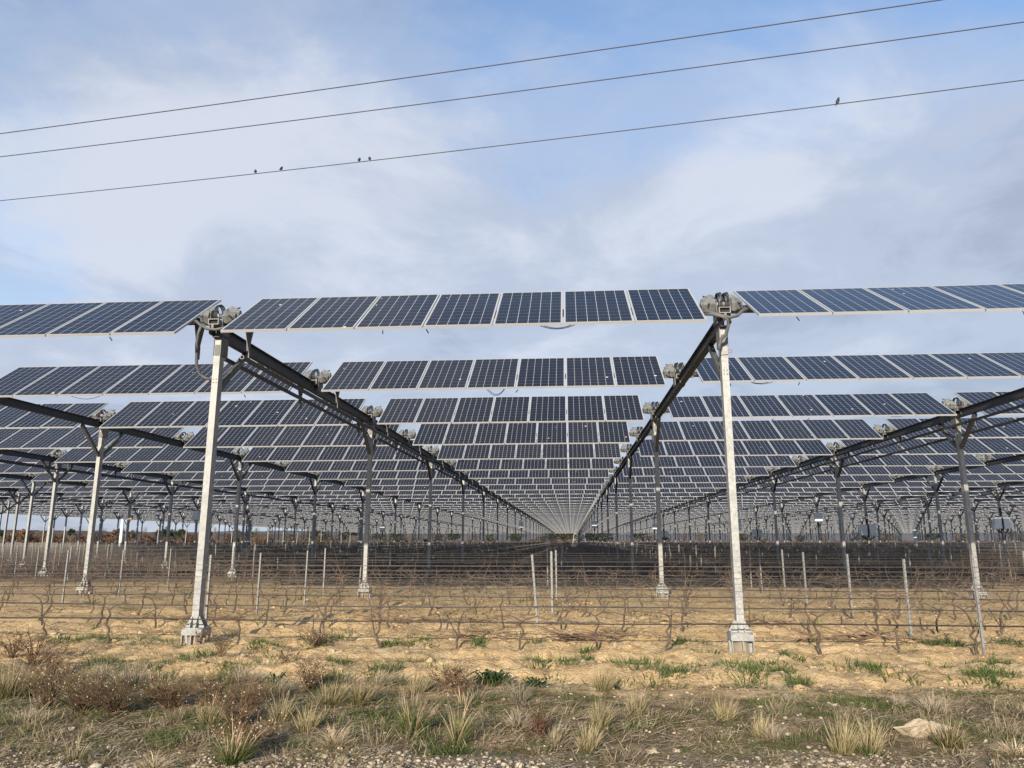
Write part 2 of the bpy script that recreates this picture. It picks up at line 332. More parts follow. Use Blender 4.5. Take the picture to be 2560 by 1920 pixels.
def ground_mat():
    m = mat('field_soil', (0.4, 0.3, 0.2), 0.95, 0, 0.15); n = N(m)
    pos = n.new('ShaderNodeNewGeometry').outputs['Position']; sp = n.new('ShaderNodeSeparateXYZ'); n.put(pos, sp.inputs[0])
    X, Y = sp.outputs[0], sp.outputs[1]
    big = n.noise(pos, 0.7, 4, 0.6); mid = n.noise(pos, 4.0, 5, 0.65); fine = n.noise(pos, 32, 4, 0.7)
    soil = n.ramp(n.math('ADD', n.math('MULTIPLY', mid, 0.6), n.math('MULTIPLY', fine, 0.4)), [(0.28, (0.28, 0.185, 0.09)), (0.47, (0.55, 0.395, 0.21)), (0.66, (0.68, 0.52, 0.31))])
    soil = n.mix(n.ramp(big, [(0.42, 0.0), (0.62, 0.45)]), soil, (0.48, 0.315, 0.15))
    lit = n.ramp(n.noise(pos, 9, 6, 0.78), [(0.52, 0.0), (0.63, 0.85)])
    soil = n.mix(lit, soil, (0.25, 0.165, 0.088)); damp = n.ramp(n.noise(pos, 0.9, 5, 0.65, 0.6), [(0.50, 0.0), (0.66, 0.5)]); soil = n.mix(damp, soil, (0.30, 0.205, 0.11))
    # rows under the canopy: littered soil, its colour darkened to stand in for shade
    shade_soil = n.mix(mid, (0.045, 0.033, 0.025), (0.085, 0.060, 0.040))
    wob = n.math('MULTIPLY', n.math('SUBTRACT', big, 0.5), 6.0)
    soil = n.mix(n.range(n.math('ADD', Y, wob), 23.5, 29.5), soil, shade_soil)
    # verge in front: moss, litter, dark humus
    verge = n.ramp(n.math('ADD', n.math('MULTIPLY', mid, 0.55), n.math('MULTIPLY', fine, 0.45)), [(0.32, (0.070, 0.048, 0.027)), (0.44, (0.16, 0.110, 0.060)), (0.55, (0.31, 0.225, 0.130)), (0.66, (0.50, 0.39, 0.25))])
    moss = n.ramp(n.noise(pos, 1.7, 6, 0.68), [(0.49, 0.0), (0.60, 0.75)])
    verge = n.mix(moss, verge, n.mix(fine, (0.045, 0.062, 0.016), (0.11, 0.115, 0.035)))
    rust = n.ramp(n.noise(pos, 2.9, 4, 0.6), [(0.58, 0.0), (0.70, 0.55)]); verge = n.mix(rust, verge, (0.17, 0.08, 0.028))
    wob2 = n.math('MULTIPLY', n.math('SUBTRACT', n.noise(pos, 1.1, 5, 0.65), 0.5), 2.6)
    # the weedy verge reaches further into the field on the left
    edge = n.math('ADD', n.math('ADD', Y, wob2), n.math('MULTIPLY', n.range(X, -6.0, -2.5, 1.0, 0.0), -1.3))
    f = n.range(n.math('ADD', edge, n.math('MULTIPLY', n.math('SUBTRACT', mid, 0.5), 1.6)), 7.25, 8.35); c = n.mix(f, verge, soil)
    # gravel at the track edge
    vo = n.new('ShaderNodeTexVoronoi'); vo.inputs['Scale'].default_value = 34; n.put(pos, vo.inputs['Vector'])
    st = n.mix(n.math('MULTIPLY', vo.outputs['Distance'], 1.4), n.mix(fine, (0.40, 0.34, 0.25), (0.55, 0.48, 0.38)), (0.13, 0.095, 0.06))
    g = n.math('MULTIPLY', n.math('MULTIPLY', n.range(n.math('ADD', Y, n.math('MULTIPLY', wob2, 0.55)), 5.95, 5.65), n.range(X, -2.8, -1.2)), n.ramp(n.noise(pos, 2.2, 4, 0.6), [(0.38, 0.0), (0.52, 0.8)]))
    c = n.mix(g, c, st)
    # dry grass and rusty weeds beyond the array
    far = n.ramp(n.noise(pos, 0.25, 5, 0.7), [(0.35, (0.09, 0.055, 0.032)), (0.55, (0.15, 0.095, 0.055)), (0.7, (0.20, 0.14, 0.085))])
    out = n.math('MAXIMUM', n.range(Y, 257.0, 259.0), n.range(X, -73.0, -71.0, 1.0, 0.0))
    side = n.math('MULTIPLY', n.range(X, 24.0, 30.0), n.range(Y, 108.0, 112.0)); out = n.math('MAXIMUM', out, side)
    c = n.mix(out, c, far)
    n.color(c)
    hgt = n.math('ADD', n.math('MULTIPLY', mid, 0.6), n.math('MULTIPLY', fine, 0.5)); n.bump(hgt, 1.0, 0.06)
    return m
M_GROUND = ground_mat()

# ------------------------------------------------------------------ ground
def axis(lo, hi, step, far_lo, far_hi, grow):
    a = list(np.arange(lo, hi, step)); s_ = step; x = a[-1]
    while x < far_hi: s_ = min(s_ * grow, 220); x += s_; a.append(x)
    b = []; s_ = step; x = lo
    while x > far_lo: s_ = min(s_ * grow, 220); x -= s_; b.append(x)
    return np.array(b[::-1] + a)
gx = axis(-8.5, 7.5, 0.042, -1600, 1600, 1.10); gy = axis(4.6, 12.2, 0.032, -60, 3200, 1.045)
GX, GY = np.meshgrid(gx, gy); GZ = gh(GX, GY)
nx, ny = len(gx), len(gy)
ii = (np.arange(ny - 1)[:, None] * nx + np.arange(nx - 1)[None]).ravel()
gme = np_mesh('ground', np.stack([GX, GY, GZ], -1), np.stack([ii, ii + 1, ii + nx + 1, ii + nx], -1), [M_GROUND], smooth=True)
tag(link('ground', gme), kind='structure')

# ------------------------------------------------------------------ far hills
def hill(name, x0, x1, y0, depth, hgt, seed, colr):
    xs = np.linspace(x0, x1, 220); ys = np.linspace(0, 1, 24)
    XX, TT = np.meshgrid(xs, ys); YY = y0 + TT * depth
    prof = np.sin(np.clip((xs - x0) / (x1 - x0), 0, 1) * pi) ** 0.6
    H = (hgt * prof[None] * (0.75 + 0.5 * fbm(XX / 260, YY / 400, seed))) * np.sin(TT * pi) ** 0.8 + 4.5 * sstep(0.02, 0.2, np.sin(TT * pi)) * (fbm(XX / 11, YY / 18, seed + 3, 4) + 0.3)
    i = (np.arange(23)[:, None] * 220 + np.arange(219)[None]).ravel()
    m = mat(name + '_cover', colr[0], 0.95, 0, 0.1); n = N(m); p = n.new('ShaderNodeNewGeometry').outputs['Position']
    n.color(n.ramp(n.noise(p, 0.05, 6, 0.7), [(0.38, colr[0]), (0.52, colr[1]), (0.66, colr[2])]))
    tag(link('hills', np_mesh(name, np.stack([XX, YY, H - 1.6], -1), np.stack([i, i + 1, i + 221, i + 220], -1), [m], smooth=False)), kind='structure')
hill('near_hill', -900, -150, 600, 260, 11, 5, ((0.095, 0.075, 0.065), (0.13, 0.10, 0.08), (0.07, 0.075, 0.05)))
hill('far_hill', -1500, 1500, 1100, 500, 22, 15, ((0.12, 0.12, 0.13), (0.15, 0.14, 0.14), (0.10, 0.11, 0.11)))

# ------------------------------------------------------------------ layout of the array
X0, SX = -5.463, 7.767                        # line 0 stands left of the central bay, line 1 right of it
Y0, DY = 10.885, 4.5323
NROW, NPOST = 54, 27
ZAX = EYE + 3.4786
PW, PL, PGAP, NP = 0.992, 1.65, 0.0193, 7
TW = NP * PW + (NP - 1) * PGAP
LINES = list(range(-8, 18)); BAYS = list(range(-8, 17))
def lx(i): return X0 + SX * i
def bx_(b): return X0 + SX * (b + 0.5)
def side_word(i, noun='bay'):
    return 'in the central ' + noun if i == 0 else f"{ordinal(abs(i))} {noun} {'left' if i < 0 else 'right'} of the central {noun}"
def line_word(i):
    return f"{ordinal(1 - i)} line left of the central bay" if i <= 0 else f"{ordinal(i)} line right of the central bay"
ROD_LINES = {-4, -2, 0, 2, 4}

# ---- panel meshes
def panel_meshes():
    hw, hl, t = PW / 2, PL / 2, 0.036; f = 0.022; g = -0.004
    mf = MB()
    o = [(-hw, -hl), (hw, -hl), (hw, hl), (-hw, hl)]; i_ = [(-hw + f, -hl + f), (hw - f, -hl + f), (hw - f, hl - f), (-hw + f, hl - f)]
    P = [(*p, 0) for p in o] + [(*p, 0) for p in i_] + [(*p, -t) for p in o] + [(*p, -t) for p in i_]
    F = []
    for k in range(4):
        l = (k + 1) % 4
        F += [(k, l, 4 + l, 4 + k), (8 + k, 8 + l, l, k), (8 + k, 12 + k, 12 + l, 8 + l), (4 + k, 4 + l, 12 + l, 12 + k)]
    mf.poly(P, F)
    fr = mf.mesh('panel_frame', [M_ALU])
    def lam(full):
        V = [(-hw + f, -hl + f, g), (hw - f, -hl + f, g), (hw - f, hl - f, g), (-hw + f, hl - f, g)]
        V += [(x, y, -0.012) for x, y, _ in V]
        Fq = [(0, 1, 2, 3), (7, 6, 5, 4)]; mi = [0, 1]
        if full:
            b = len(V); V += P; Fq += [tuple(b + q for q in ff) for ff in F]; mi += [2] * len(F)
        uv = []
        for ff in Fq:
            for q in ff: uv.append(((V[q][0] + hw - f) / (2 * (hw - f)), (V[q][1] + hl - f) / (2 * (hl - f))))
        return np_mesh('solar_panel', V, Fq, [M_GLASS, M_BACK, M_ALU], midx=mi, uv=uv)
    return fr, lam(False), lam(True)
ME_FRAME, ME_LAM, ME_PANEL = panel_meshes()

mb = MB(); mb.tube([(-TW / 2 - 0.20, 0, -0.115), (TW / 2 + 0.20, 0, -0.115)], 0.062, 8); ME_TUBE = mb.mesh('torque_tube', [M_BEAM])
mb = MB()
for q in range(NP):
    xc = -TW / 2 + PW / 2 + q * (PW + PGAP)
    for dx in (-0.36, 0.36): mb.box(xc + dx - 0.02, xc + dx + 0.02, -0.55, 0.55, -0.062, -0.0405)
ME_RAIL = mb.mesh('mounting_rail', [M_BRACE])
def housing(sx):                               # lobed end casting on the torque tube
    mb = MB()
    for sy in (-1, 1):
        rings = []
        for x, r in ((0.115, 0.098), (0.165, 0.108), (0.285, 0.052)):
            rings.append([(sx * x, sy * 0.105 * (1 if x < 0.25 else 0.8) + r * cos(a), -0.060 + r * 1.15 * sin(a)) for a in (np.arange(6) + 0.5) * pi / 3])
        if sx < 0: rings = [r[::-1] for r in rings]
        mb.loft(rings)
    mb.box(min(sx * 0.105, sx * 0.30), max(sx * 0.105, sx * 0.30), -0.10, 0.10, -0.19, -0.06)
    for sy in (-0.14, -0.05, 0.05, 0.14):
        for zz in (-0.13, -0.03): mb.box(min(sx * 0.15, sx * 0.215), max(sx * 0.15, sx * 0.215), sy - 0.012, sy + 0.012, zz - 0.012 + 0.0, zz + 0.012)
    for sy in (-0.1, 0.1):                      # dark bolts and an open slot on the outer slope
        for zz in (-0.10, 0.0): mb.tube([(sx * 0.20, sy * 1.6, zz), (sx * 0.235, sy * 2.15, zz)], 0.014, 5, 1)
    mb.box(min(sx * 0.107, sx * 0.113), max(sx * 0.107, sx * 0.113), -0.16, 0.16, -0.165, 0.035, 1)
    return mb.mesh('end_housing', [M_CAST, M_BOLT])
ME_HOUS = {1: housing(1), -1: housing(-1)}
mb = MB(); mb.loft([[(-0.085, -0.03, 0), (0.085, -0.03, 0), (0.085, 0.03, 0), (-0.085, 0.03, 0)],
                    [(-0.028, -0.022, -0.36), (0.028, -0.022, -0.36), (0.028, 0.022, -0.36), (-0.028, 0.022, -0.36)],
                    [(-0.02, -0.015, -0.50), (0.02, -0.015, -0.50), (0.02, 0.015, -0.50), (-0.02, 0.015, -0.50)]])
mb.box(0.012, 0.03, -0.02, 0.02, -0.62, -0.42)
ME_LEVER = mb.mesh('lever_arm', [M_BRACE])
def cable_mesh(k):
    r = random.Random(k); mb = MB()
    for _ in range(r.choice((1, 1, 2))):
        x = r.uniform(-TW / 2 + 0.5, TW / 2 - 1.3); L = r.uniform(0.35, 1.1); dp = r.uniform(0.06, 0.22)
        for e in range(r.choice((1, 2))):
            mb.tube([(x + L * u, -0.55 + 0.1 * e, -0.05 - (dp + 0.02 * e) * 4 * u * (1 - u)) for u in np.linspace(0, 1, 9)], 0.0055, 4)
        mb.box(x + L - 0.03, x + L + 0.05, -0.57, -0.53, -0.085, -0.05)
    for _ in range(2):
        x = r.uniform(-TW / 2 + 0.4, TW / 2 - 0.4); mb.bar((x, -0.75, -0.045), (x + r.uniform(-0.06, 0.06), -0.77, -0.10), 0.012, 0.012)
    return mb.mesh('hanging_cable', [M_BLACK])
ME_CAB = [cable_mesh(k) for k in range(9)]

def bay_tilt(b):
    base = {0: 34.5, -1: 35.3, 1: 30.2}.get(b, 34.0 if b < 0 else 30.5)
    return base
# ---- solar tables
tabs = []
for r in range(NROW):
    y = Y0 + DY * r
    for b in BAYS:
        c = bx_(b); e = [seen(c + q * TW / 2, y, 5, 0.0) for q in (-1, -0.5, 0, 0.5, 1)]
        if any(e): tabs.append((math.hypot(c * 0.6, y), r, b))
tabs.sort()
near_tabs, far_tabs = tabs[:300], tabs[300:]
made = set()
for d, r, b in near_tabs:
    made.add((r, b)); y = Y0 + DY * r; z = ZAX - float(drop(y)); tilt = RAD(bay_tilt(b) + random.uniform(-0.35, 0.35))
    root = link('solar_table', None, loc=(bx_(b), y, z), rot=(tilt, 0, 0)); root.empty_display_size = 0.3
    tag(root, f"seven-panel solar table, {ordinal(r + 1)} row back, {side_word(b)}", 'solar array', 'solar tables in rows above the vineyard')
    for q in range(NP):
        xc = -TW / 2 + PW / 2 + q * (PW + PGAP); jit = (random.uniform(-0.004, 0.004), random.uniform(-0.003, 0.003), 0)
        if y < 48:
            p = link('solar_panel', ME_LAM, root, (xc, 0, 0), jit); link('panel_frame', ME_FRAME, p)
        else: link('solar_panel', ME_PANEL, root, (xc, 0, 0), jit)
    link('torque_tube', ME_TUBE, root)
    if y < 62:
        link('mounting_rail', ME_RAIL, root)['kind'] = 'stuff'
        for sx in (-1, 1): link('end_housing', ME_HOUS[-sx], root, (sx * SX / 2, 0, 0.03))
        if random.random() < 0.8: link('hanging_cable', ME_CAB[random.randrange(9)], root, (random.uniform(-0.3, 0.3), -0.1, 0))['kind'] = 'stuff'
    if y < 75:
        if b in ROD_LINES: link('lever_arm', ME_LEVER, root, (-SX / 2 + 0.46, 0, -0.12), (-tilt, 0, 0))
        if b + 1 in ROD_LINES: link('lever_arm', ME_LEVER, root, (SX / 2 - 0.36, 0, -0.12), (-tilt, 0, 0))
# the rest of the array, far back, as one mass
Vb = np.array([v.co[:] for v in ME_PANEL.vertices]); Fb = np.array([p.vertices[:] for p in ME_PANEL.polygons]); Mb_ = np.array([p.material_index for p in ME_PANEL.polygons])
UVb = np.zeros((len(ME_PANEL.loops), 2), np.float32); ME_PANEL.uv_layers[0].data.foreach_get('uv', UVb.ravel())
_u = np.zeros(len(ME_PANEL.loops) * 2, np.float32); ME_PANEL.uv_layers[0].data.foreach_get('uv', _u); UVb = _u.reshape(-1, 2)
Vs, Fs, Ms, Us = [], [], [], []; off = 0
for d, r, b in far_tabs:
    y = Y0 + DY * r; z = ZAX - float(drop(y)); t = RAD(bay_tilt(b) + random.uniform(-0.4, 0.4)); c, s_ = cos(t), sin(t)
    for q in range(NP):
        xc = bx_(b) - TW / 2 + PW / 2 + q * (PW + PGAP)
        V = Vb.copy(); yy = V[:, 1] * c - V[:, 2] * s_; zz = V[:, 1] * s_ + V[:, 2] * c
        Vs.append(np.stack([V[:, 0] + xc, yy + y, zz + z], 1)); Fs.append(Fb + off); Ms.append(Mb_); Us.append(UVb); off += len(Vb)
ft = link('distant_solar_tables', np_mesh('distant_solar_tables', np.concatenate(Vs), np.concatenate(Fs), [M_GLASS, M_BACK, M_ALU], midx=np.concatenate(Ms), uv=np.concatenate(Us)))
tag(ft, 'mass of far solar panel rows receding to the end of the field', 'solar array', kind='stuff')

# ---- beams along every line (I section)
def ibeam(y0, y1, w_, h_, t=0.012):
    mb = MB(); ys = [y0] + [y for y in np.arange(math.ceil(y0 / 9) * 9, y1, 9)] + [y1]
    hw = w_ / 2
    prof = [(-hw, 0), (hw, 0), (hw, t), (t / 2, t), (t / 2, h_ - t), (hw, h_ - t), (hw, h_), (-hw, h_), (-hw, h_ - t), (-t / 2, h_ - t), (-t / 2, t), (-hw, t)]
    mb.loft([[(x, y, z - float(drop(y))) for x, z in prof[::-1]] for y in ys]); return mb.mesh('support_beam', [M_BEAM])
ZB = EYE + 3.075; HB = 0.20
YEND = Y0 + DY * (NROW - 1) + 0.4
me_beam = ibeam(Y0 - 0.10, YEND, 0.115, HB)
for i in LINES:
    if any(seen(lx(i), y, 4.6, 0.03) for y in np.arange(11, YEND, 3)):
        tag(link('support_beam', me_beam, loc=(lx(i), 0, ZB)), f"dark steel beam over the posts, {line_word(i)}", 'steel beam', 'steel beams under the solar rows')

# ---- push rods beside every second line
for i in sorted(ROD_LINES):
    for dx, z, wd in ((0.46, EYE + 2.735, 'right'), (-0.12, EYE + 2.87, 'left')):
        mb = MB(); ys = list(np.arange(Y0 - 0.08 if dx > 0 else Y0 + 0.5, 150, 9.0))
        for a, b_ in zip(ys[:-1], ys[1:]):
            za, zb = z - float(drop(a)), z - float(drop(b_)); mb.bar((0, a, za), (0, b_, zb), 0.055, 0.055)
        o = MB(); y = ys[0]; zz = z - float(drop(y)); h = 0.0275
        for (x0_, x1_, z0_, z1_) in ((-h, h, h - 0.006, h), (-h, h, -h, -h + 0.006), (-h, -h + 0.006, -h, h), (h - 0.006, h, -h, h)): o.box(x0_, x1_, y - 0.05, y - 0.002, zz + z0_, zz + z1_)
        root = link('push_rod', mb.mesh('push_rod', [M_BEAM]), loc=(lx(i) + dx, 0, 0))
        link('rod_end', o.mesh('rod_end', [M_GALV]), root)
        tag(root, f"thin square rod on the {wd} side of beam, {line_word(i)}", 'push rod', 'push rods below the beams')

# ---- hinge brackets on the beams
def hinge_meshes():
    mb = MB(); mb.tube([(-0.30, 0, 0), (0.30, 0, 0)], 0.042, 10); pin = mb.mesh('pivot_pin', [M_GALV], True)
    mb = MB(); t = 0.008; y0, y1 = -0.22, 0.22; z0, z1 = -0.193, -0.105; hx = 0.082
    mb.box(-hx, hx, y0, y1, z0, z0 + t); mb.box(-hx, hx, y0, y1, z1 - t, z1); mb.box(-hx, -hx + t, y0, y1, z0 + t, z1 - t); mb.box(hx - t, hx, y0, y1, z0 + t, z1 - t)
    mb.box(-hx + t, hx - t, y0 + 0.05, y0 + 0.055, z0 + t, z1 - t, 1)
    tub = mb.mesh('support_tube', [M_GALV, M_DARK])
    mb = MB()
    for dx in (-0.10, 0.10): mb.box(dx - 0.006, dx + 0.006, -0.13, 0.13, -0.32, 0.045)
    mb.box(-0.018, 0.018, -0.235, -0.222, -0.30, -0.195)
    sad = mb.mesh('saddle_plate', [M_CAST])
    def coil(n):
        mb = MB()
        for k in range(n):
            x = (k - (n - 1) / 2) * 0.023; r = 0.142 + 0.006 * k
            mb.tube([(x, -0.02 + r * cos(a), 0.02 + r * sin(a) * (1.0 if sin(a) > 0 else 1.35)) for a in np.linspace(-0.5 * pi, 1.5 * pi, 19)], 0.0105, 5, cap=False)
        return mb.mesh('cable_coil', [M_BLACK], True)
    mb = MB(); mb.box(-0.10, 0.10, -0.14, 0.14, -0.32, -0.10); mb.tube([(-0.25, 0, 0), (0.25, 0, 0)], 0.05, 6)
    return pin, tub, sad, coil(3), coil(2), mb.mesh('hinge_bracket', [M_CAST])
PIN, TUB, SAD, COIL3, COIL2, HSIMPLE = hinge_meshes()
hs = []
for r in range(NROW):
    for i in LINES:
        if seen(lx(i), Y0 + DY * r, 5, 0.01): hs.append((math.hypot(lx(i) * 0.6, Y0 + DY * r), r, i))
hs.sort()
for d, r, i in hs[:300]:
    y = Y0 + DY * r; z = ZAX - 0.04 - float(drop(y))
    if y < 60:
        root = link('hinge_bracket', None, loc=(lx(i), y, z)); root.empty_display_size = 0.2
        link('pivot_pin', PIN, root); link('support_tube', TUB, root); link('saddle_plate', SAD, root)
        if i == 1:
            link('cable_coil', COIL3, root, (-0.05, 0, 0)); link('cable_coil', COIL3, root, (0.05, 0, 0))
        else: link('cable_coil', COIL2 if i % 2 else COIL3, root, (0.0, 0, 0))
        if r == 0 and i in (0, 1):
            mb = MB()
            if i == 0:
                mb.tube([(-0.42, -0.05, -0.12), (-0.30, -0.16, -0.12), (-0.20, -0.24, -0.20), (-0.08, -0.25, -0.27), (0.06, -0.25, -0.29), (0.22, -0.22, -0.25), (0.34, -0.1, -0.2)], 0.024, 7)
                mb.tube([(-0.17, -0.24, -0.21), (-0.22, -0.22, -0.33), (-0.265, -0.16, -0.48), (-0.27, -0.10, -0.80), (-0.25, -0.03, -0.93), (-0.17, 0.0, -0.99), (-0.05, 0.02, -1.02)], 0.024, 7)
            else:
                mb.tube([(-0.38, -0.02, -0.09), (-0.22, -0.20, -0.17), (-0.09, -0.26, -0.24), (0.05, -0.26, -0.28), (0.17, -0.26, -0.25), (0.26, -0.2, -0.16), (0.36, -0.08, -0.10), (0.44, 0.02, -0.09)], 0.026, 7)
                mb.tube([(-0.34, -0.02, -0.14), (-0.2, -0.22, -0.21), (-0.06, -0.27, -0.265), (0.02, -0.28, -0.31), (0.025, -0.27, -0.40), (-0.01, -0.23, -0.53), (-0.075, -0.19, -0.585), (-0.10, -0.17, -0.68), (-0.108, -0.16, -0.74)], 0.026, 7)
                mb.tube([(-0.112, -0.16, -0.72), (-0.125, -0.14, -0.92)], 0.004, 4)
            link('cable_conduit', mb.mesh('cable_conduit', [M_HOSE], True), root)
    else: root = link('hinge_bracket', HSIMPLE, loc=(lx(i), y, z))
    tag(root, f"hinge bracket with cable loops, {ordinal(r + 1)} from front, {line_word(i)}", 'hinge bracket', 'hinge brackets between the solar tables')
if len(hs) > 300:
    V = np.array([v.co[:] for v in HSIMPLE.vertices]); F = [p.vertices[:] for p in HSIMPLE.polygons if len(p.vertices) == 4]; F = np.array(F)
    Vs = []; Fs = []
    for k, (d, r, i) in enumerate(hs[300:]):
        y = Y0 + DY * r; Vs.append(V + np.array([lx(i), y, ZAX - 0.04 - float(drop(y))])); Fs.append(F + k * len(V))
    tag(link('distant_hinge_brackets', np_mesh('distant_hinge_brackets', np.concatenate(Vs), np.concatenate(Fs), [M_CAST])), 'far hinge brackets along the receding beams', 'hinge bracket', kind='stuff')

# ---- posts
SHW, SHD = 0.10, 0.145
def post_meshes():
    m = {}
    mb = MB(); mb.box(-SHW / 2, SHW / 2, -SHD / 2, SHD / 2, 0.235, ZB - 0.002); m['shaft'] = mb.mesh('shaft', [M_GALV])
    def brace(sy):
        mb = MB(); mb.bar((0, sy * (SHD / 2 + 0.01), 3.80), (0, sy * 0.93, ZB - 0.03), 0.085, 0.075, up=(1, 0, 0)); return mb.mesh('brace', [M_BRACE])
    m['brace'] = {1: brace(1), -1: brace(-1)}
    c = 0.10; h = 0.148                        # chamfered square plate
    oct_ = [(-h, -c), (-c, -h), (c, -h), (h, -c), (h, c), (c, h), (-c, h), (-h, c)]
    mb = MB(); mb.loft([[(x, y, 0.228) for x, y in oct_], [(x, y, 0.242) for x, y in oct_]]); m['base_plate'] = mb.mesh('base_plate', [M_GALV])
    def gus(ax, s1, o):                        # triangular fin
        t = 0.005; L0 = (SHW if ax == 0 else SHD) / 2; P = []
        for q in (-t, t):
            for a, z in ((L0, 0.243), (0.138, 0.243), (0.138, 0.262), (L0 + 0.012, 0.395), (L0, 0.395)):
                P.append((s1 * a, o + q, z) if ax == 0 else (o + q, s1 * a, z))
        mb = MB(); mb.poly(P, [(0, 1, 2, 3, 4), (9, 8, 7, 6, 5)] + [(k, (k + 1) % 5, 5 + (k + 1) % 5, 5 + k) for k in range(5)]); return mb
    gl = [gus(0, s1, o) for s1 in (-1, 1) for o in (-0.055, 0.055)] + [gus(1, s1, o) for s1 in (-1, 1) for o in (-0.04, 0.04)]
    m['gussets'] = [g.mesh('gusset', [M_GALV]) for g in gl]
    al = MB()
    for g in gl: al.poly(g.v, g.f)
    m['gusset_ring'] = al.mesh('gusset', [M_GALV])
    mb = MB()
    for s1 in (-1, 1):
        mb.box(-0.147, 0.147, s1 * 0.147 - 0.005, s1 * 0.147 + 0.005, 0.140, 0.2265); mb.box(s1 * 0.150 - 0.005, s1 * 0.150 + 0.005, -0.1415, 0.1415, 0.140, 0.2265)
    m['skirt'] = mb.mesh('skirt', [M_GALV])
    def fin(x, y, ax):
        mb = MB(); a = 0.045 if ax else 0.006; b = 0.006 if ax else 0.045
        sx = np.sign(x) or 1; sy = np.sign(y) or 1
        mb.box(x - 0.006, x + 0.006, y - 0.03, y + 0.03, -0.25, 0.1395) if not ax else mb.box(x - 0.03, x + 0.03, y - 0.006, y + 0.006, -0.25, 0.1395)
        return mb
    fl = [fin(x, s1 * 0.125, False) for s1 in (-1, 1) for x in (-0.138, 0.0, 0.138)] + [fin(s1 * 0.125, 0.0, True) for s1 in (-1, 1)]
    m['fins'] = [f.mesh('anchor_leg', [M_GALV]) for f in fl]
    al = MB()
    for f in fl: al.poly(f.v, f.f)
    m['fin_ring'] = al.mesh('anchor_leg', [M_GALV])
    mb = MB(); k = 8
    mb.loft([[(r_ * cos(a), r_ * sin(a), z) for a in (np.arange(k) + 0.5) * 2 * pi / k] for r_, z in ((0.118, -0.3), (0.112, 0.0), (0.105, 0.135))]); m['footing'] = mb.mesh('footing', [M_CONC])
    mb = MB()
    for x in (-0.022, 0.022):
        for z in (3.87, 3.925): mb.tube([(x, -SHD / 2 - 0.012, z), (x, -SHD / 2 + 0.002, z)], 0.0085, 6)
    m['bolts'] = mb.mesh('bolt', [M_BOLT])
    mb = MB(); mb.box(-0.038, 0.038, -SHD / 2 - 0.009, -SHD / 2 - 0.001, 4.30, 4.47)
    for s1 in (-1, 1): mb.box(s1 * (SHW / 2 + 0.006) - 0.005, s1 * (SHW / 2 + 0.006) + 0.005, -0.085, 0.16, 4.30, 4.60)
    m['head'] = mb.mesh('head_plate', [M_CAST])
    return m
PM = post_meshes()
posts = [(math.hypot(lx(i) * 0.6, Y0 + 2 * DY * k), k, i) for i in LINES for k in range(NPOST) if seen(lx(i), Y0 + 2 * DY * k + 0.06, 2, 0.02)]
posts.sort()
ME_POST_FAR = None
for d, k, i in posts[:300]:
    y = Y0 + 2 * DY * k + 0.06; x = lx(i); z = -float(drop(y))
    root = link('support_post', None, loc=(x, y, z)); root.empty_display_size = 0.2
    tag(root, f"steel post on bolted foot, {ordinal(k + 1)} from front, {line_word(i)}", 'steel post', 'steel posts carrying the solar rows')
    link('shaft', PM['shaft'], root)
    if k: link('brace', PM['brace'][-1], root)
    link('brace', PM['brace'][1], root)
    if d < 120: link('base_plate', PM['base_plate'], root)
    if d < 34:
        link('skirt', PM['skirt'], root); link('footing', PM['footing'], root); link('head_plate', PM['head'], root); link('bolt', PM['bolts'], root)['kind'] = 'stuff'
        for g in PM['gussets']: link('gusset', g, root)
        for g in PM['fins']: link('anchor_leg', g, root)
    elif d < 120:
        link('skirt', PM['skirt'], root); link('gusset', PM['gusset_ring'], root)['kind'] = 'stuff'; link('anchor_leg', PM['fin_ring'], root)['kind'] = 'stuff'
    if k == 0 and i == 1:
        mb = MB(); mb.tube([(0.085 + 0.028 * cos(a), -0.06, 4.215 + 0.028 * sin(a)) for a in np.linspace(0, 2 * pi, 13)], 0.004, 5, cap=False); link('tie_ring', mb.mesh('tie_ring', [M_REDRING]), root)
        mb = MB(); hx, hy = SHW / 2 + 0.004, SHD / 2 + 0.004
        for a, b_ in (((-hx, -hy, 4.155), (hx, -hy, 4.165)), ((hx, -hy, 4.165), (hx, hy, 4.165)), ((-hx, -hy, 4.155), (-hx, hy, 4.155))): mb.tube([a, b_], 0.004, 4)
        link('cable_tie', mb.mesh('cable_tie', [M_BLACK]), root)
if len(posts) > 300:
    mb = MB()
    for d, k, i in posts[300:]:
        y = Y0 + 2 * DY * k + 0.06; x = lx(i); z = -float(drop(y))
        mb.box(x - SHW / 2, x + SHW / 2, y - SHD / 2, y + SHD / 2, z - 0.1, z + ZB)
        for s1 in (-1, 1): mb.bar((x, y + s1 * 0.08, z + 3.8), (x, y + s1 * 0.93, z + ZB - 0.03), 0.08, 0.07, up=(1, 0, 0))
    tag(link('distant_posts', mb.mesh('distant_posts', [M_GALV])), 'far steel posts at the end of the field', 'steel post', kind='stuff')

